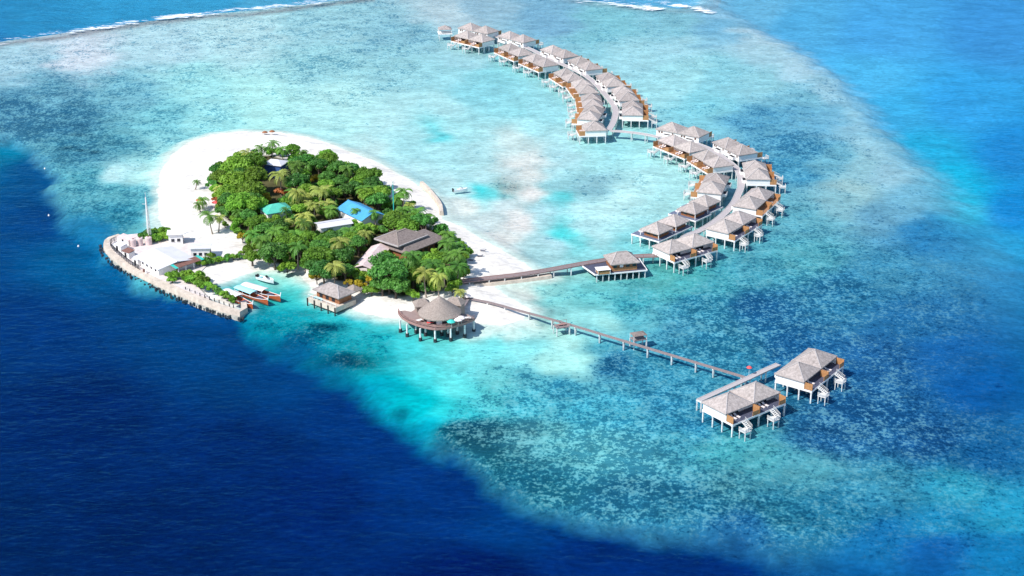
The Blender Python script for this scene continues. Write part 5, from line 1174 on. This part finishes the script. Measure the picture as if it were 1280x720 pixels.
# the rest of the canopy, spread over the grove and keeping the roofs and the dark hollow free
CAN = gpoly([(262, 222), (275, 205), (300, 195), (328, 192), (345, 186), (375, 190), (420, 199), (455, 213), (480, 228), (505, 243), (525, 262), (545, 278), (575, 297), (585, 318), (580, 343), (562, 358), (530, 361), (500, 366), (475, 362), (450, 350), (425, 348), (400, 345), (385, 330), (345, 325), (322, 316), (296, 284), (272, 255)], 5.)
HOLES = [[(427, 251), (441, 249), (478, 268), (477, 282), (445, 276), (425, 268)], [(394, 278), (430, 270), (439, 273), (427, 286), (396, 288)], [(327, 262), (345, 253), (363, 261), (361, 268), (330, 269)], [(328, 197), (358, 197), (360, 235), (345, 243), (325, 243), (325, 215)],
         [(468, 298), (500, 285), (540, 291), (552, 310), (528, 318), (500, 322), (484, 318), (464, 341), (440, 331)], [(390, 362), (407, 349), (443, 352), (443, 368), (424, 376)], [(385, 218), (398, 218), (398, 228), (385, 228)], [(484, 228), (494, 228), (494, 262), (488, 262)]]
def inpoly(u, v, poly, grow):
    X_ = np.array([[u]], float); Y_ = np.array([[v]], float); return sdist(X_, Y_, np.array(poly, float))[0, 0] > -grow
def free(u, v, grow): return not any(inpoly(u, v, h, grow) for h in HOLES)
have = [(P(t[2], t[3], t[4]).xy, t[5] * (4.2 if t[1] == 'tree' else 2.4)) for t in TREES]
GGR = gpoly([(262,226),(275,207),(300,197),(328,192),(345,190),(375,195),(420,204),(455,220),(482,236),(507,253),(530,272),(550,288),(575,304),(586,322),(582,348),(564,365),(530,369),(500,372),(475,369),(450,356),(425,353),(402,350),(388,337),(345,333),(322,324),(308,314),(296,292),(270,258)], 1.5)
def fill(tries, kind_of, zr, md, grow, edge, sc, poly=None):
    poly = CAN if poly is None else poly
    cnt = 0
    for _ in range(tries):
        u = random.uniform(258, 590); v = random.uniform(180, 370); zc = random.uniform(*zr); q = P(u, v, zc)
        if sdist(np.array([[q.x]]), np.array([[q.y]]), poly)[0, 0] < edge or not free(u, v, grow): continue
        if any((q.xy - h).length < md + r_ * .35 for h, r_ in have): continue
        kind, mt, s = kind_of(u, v); s *= random.uniform(*sc)
        plant(kind, u, v, zc, s, mt, random.randrange(7)); have.append((q.xy, s * (4.2 if kind == 'tree' else 2.2))); cnt += 1
    print('fill', cnt)
def big(u, v):
    if random.random() < .36: return 'palm', random.choice(['frond', 'frond', 'frondy']), 1.
    return 'tree', random.choice(['leaf', 'leaf', 'leafdark']) if v > 230 else random.choice(['leaf', 'leafdark', 'leafdark']), .95
fill(6000, big, (5.0, 6.8), 3.6, 9, 2.0, (.7, 1.05))
fill(5000, lambda u, v: ('shrub', random.choice(['leaf', 'leafdark', 'leaf']), 1.25), (2.3, 3.4), 2.0, 3.5, .2, (.85, 1.3))
fill(2600, lambda u, v: ('shrub', random.choice(['leaf', 'leafdark', 'leaf']), 1.15), (2.2, 2.6), 1.7, 2.5, .1, (.8, 1.1), GGR)
# shrubs on the quay, along the yard and on the spit
random.seed(5)
for (u, v, s) in [(181, 296, 1.1), (189, 293, 1.3), (197, 291, 1.35), (205, 289.5, 1.3), (212, 291, 1.), (186, 299, 1.), (195, 298, 1.2), (203, 297, 1.2),
                  (252, 330, 1.), (260, 328, 1.1), (268, 326.5, 1.), (276, 325, .9), (284, 323.5, 1.), (292, 322.5, .9), (299, 321, .7), (263, 320, .9), (248, 325, .7), (302, 317, .6),
                  (213, 346, 1.), (221, 345, 1.1), (230, 344.5, 1.), (238, 345.5, 1.35), (247, 348, 1.4), (254, 352, 1.35), (240, 352, 1.2), (250, 356, 1.2), (259, 358, 1.1), (266, 361, 1.), (273, 365, .9), (280, 368.5, .85), (286, 372, .85), (291, 376, .8), (232, 350, .9), (215, 351, .8), (208, 331, .8),
                  (283, 205, .7), (289, 199, .6), (275, 275, .7), (281, 281, .8), (334, 188, .9), (346, 191, .9), (358, 192, 1.), (318, 190, .8)]:
    plant('shrub', u, v, 2.2 if v < 300 or v > 335 else 1.9, s, random.choice(['leaf', 'leaf', 'leafdark']), random.randrange(4))
# a label for every one of them: kind, looks, and its place by the nearest landmark
ORD = ['nearest', 'second nearest', 'third nearest', 'fourth nearest', 'fifth nearest', 'sixth nearest', 'seventh nearest', 'eighth nearest', 'ninth nearest', 'tenth nearest', 'eleventh nearest', 'twelfth nearest', 'thirteenth nearest', 'fourteenth nearest']
for t in TREES:
    e, kind, u, v, zc, s, mt = t
    lm = min(LM, key=lambda l: (l[1] - u) ** 2 + ((l[2] - v) * 1.3) ** 2); du, dv = u - lm[1], v - lm[2]
    sd = ('right of' if du > 0 else 'left of') if abs(du) > abs(dv) * 1.2 else ('below' if dv > 0 else 'above')
    kn = {'palm': 'palm', 'tree': 'tree', 'shrub': 'bush'}[kind]
    look = {'leaf': 'fresh green', 'leafdark': 'dark green', 'leafyellow': 'yellow', 'leafred': 'reddish', 'frond': 'green', 'frondy': 'yellowish'}[mt]
    BUCK.setdefault((look, kn, sd, lm[0]), []).append((math.hypot(du, dv), e))
for (look, kn, sd, ln_), lst in BUCK.items():
    lst.sort(key=lambda q: q[0])
    for i, (_, e) in enumerate(lst):
        e['label'] = f"{look} {kn} {sd} {ln_}" + (f", {ORD[min(i, 13)]} one to it" if len(lst) > 1 else '')
print('trees', len(TREES), 'objects', len(COL.objects))
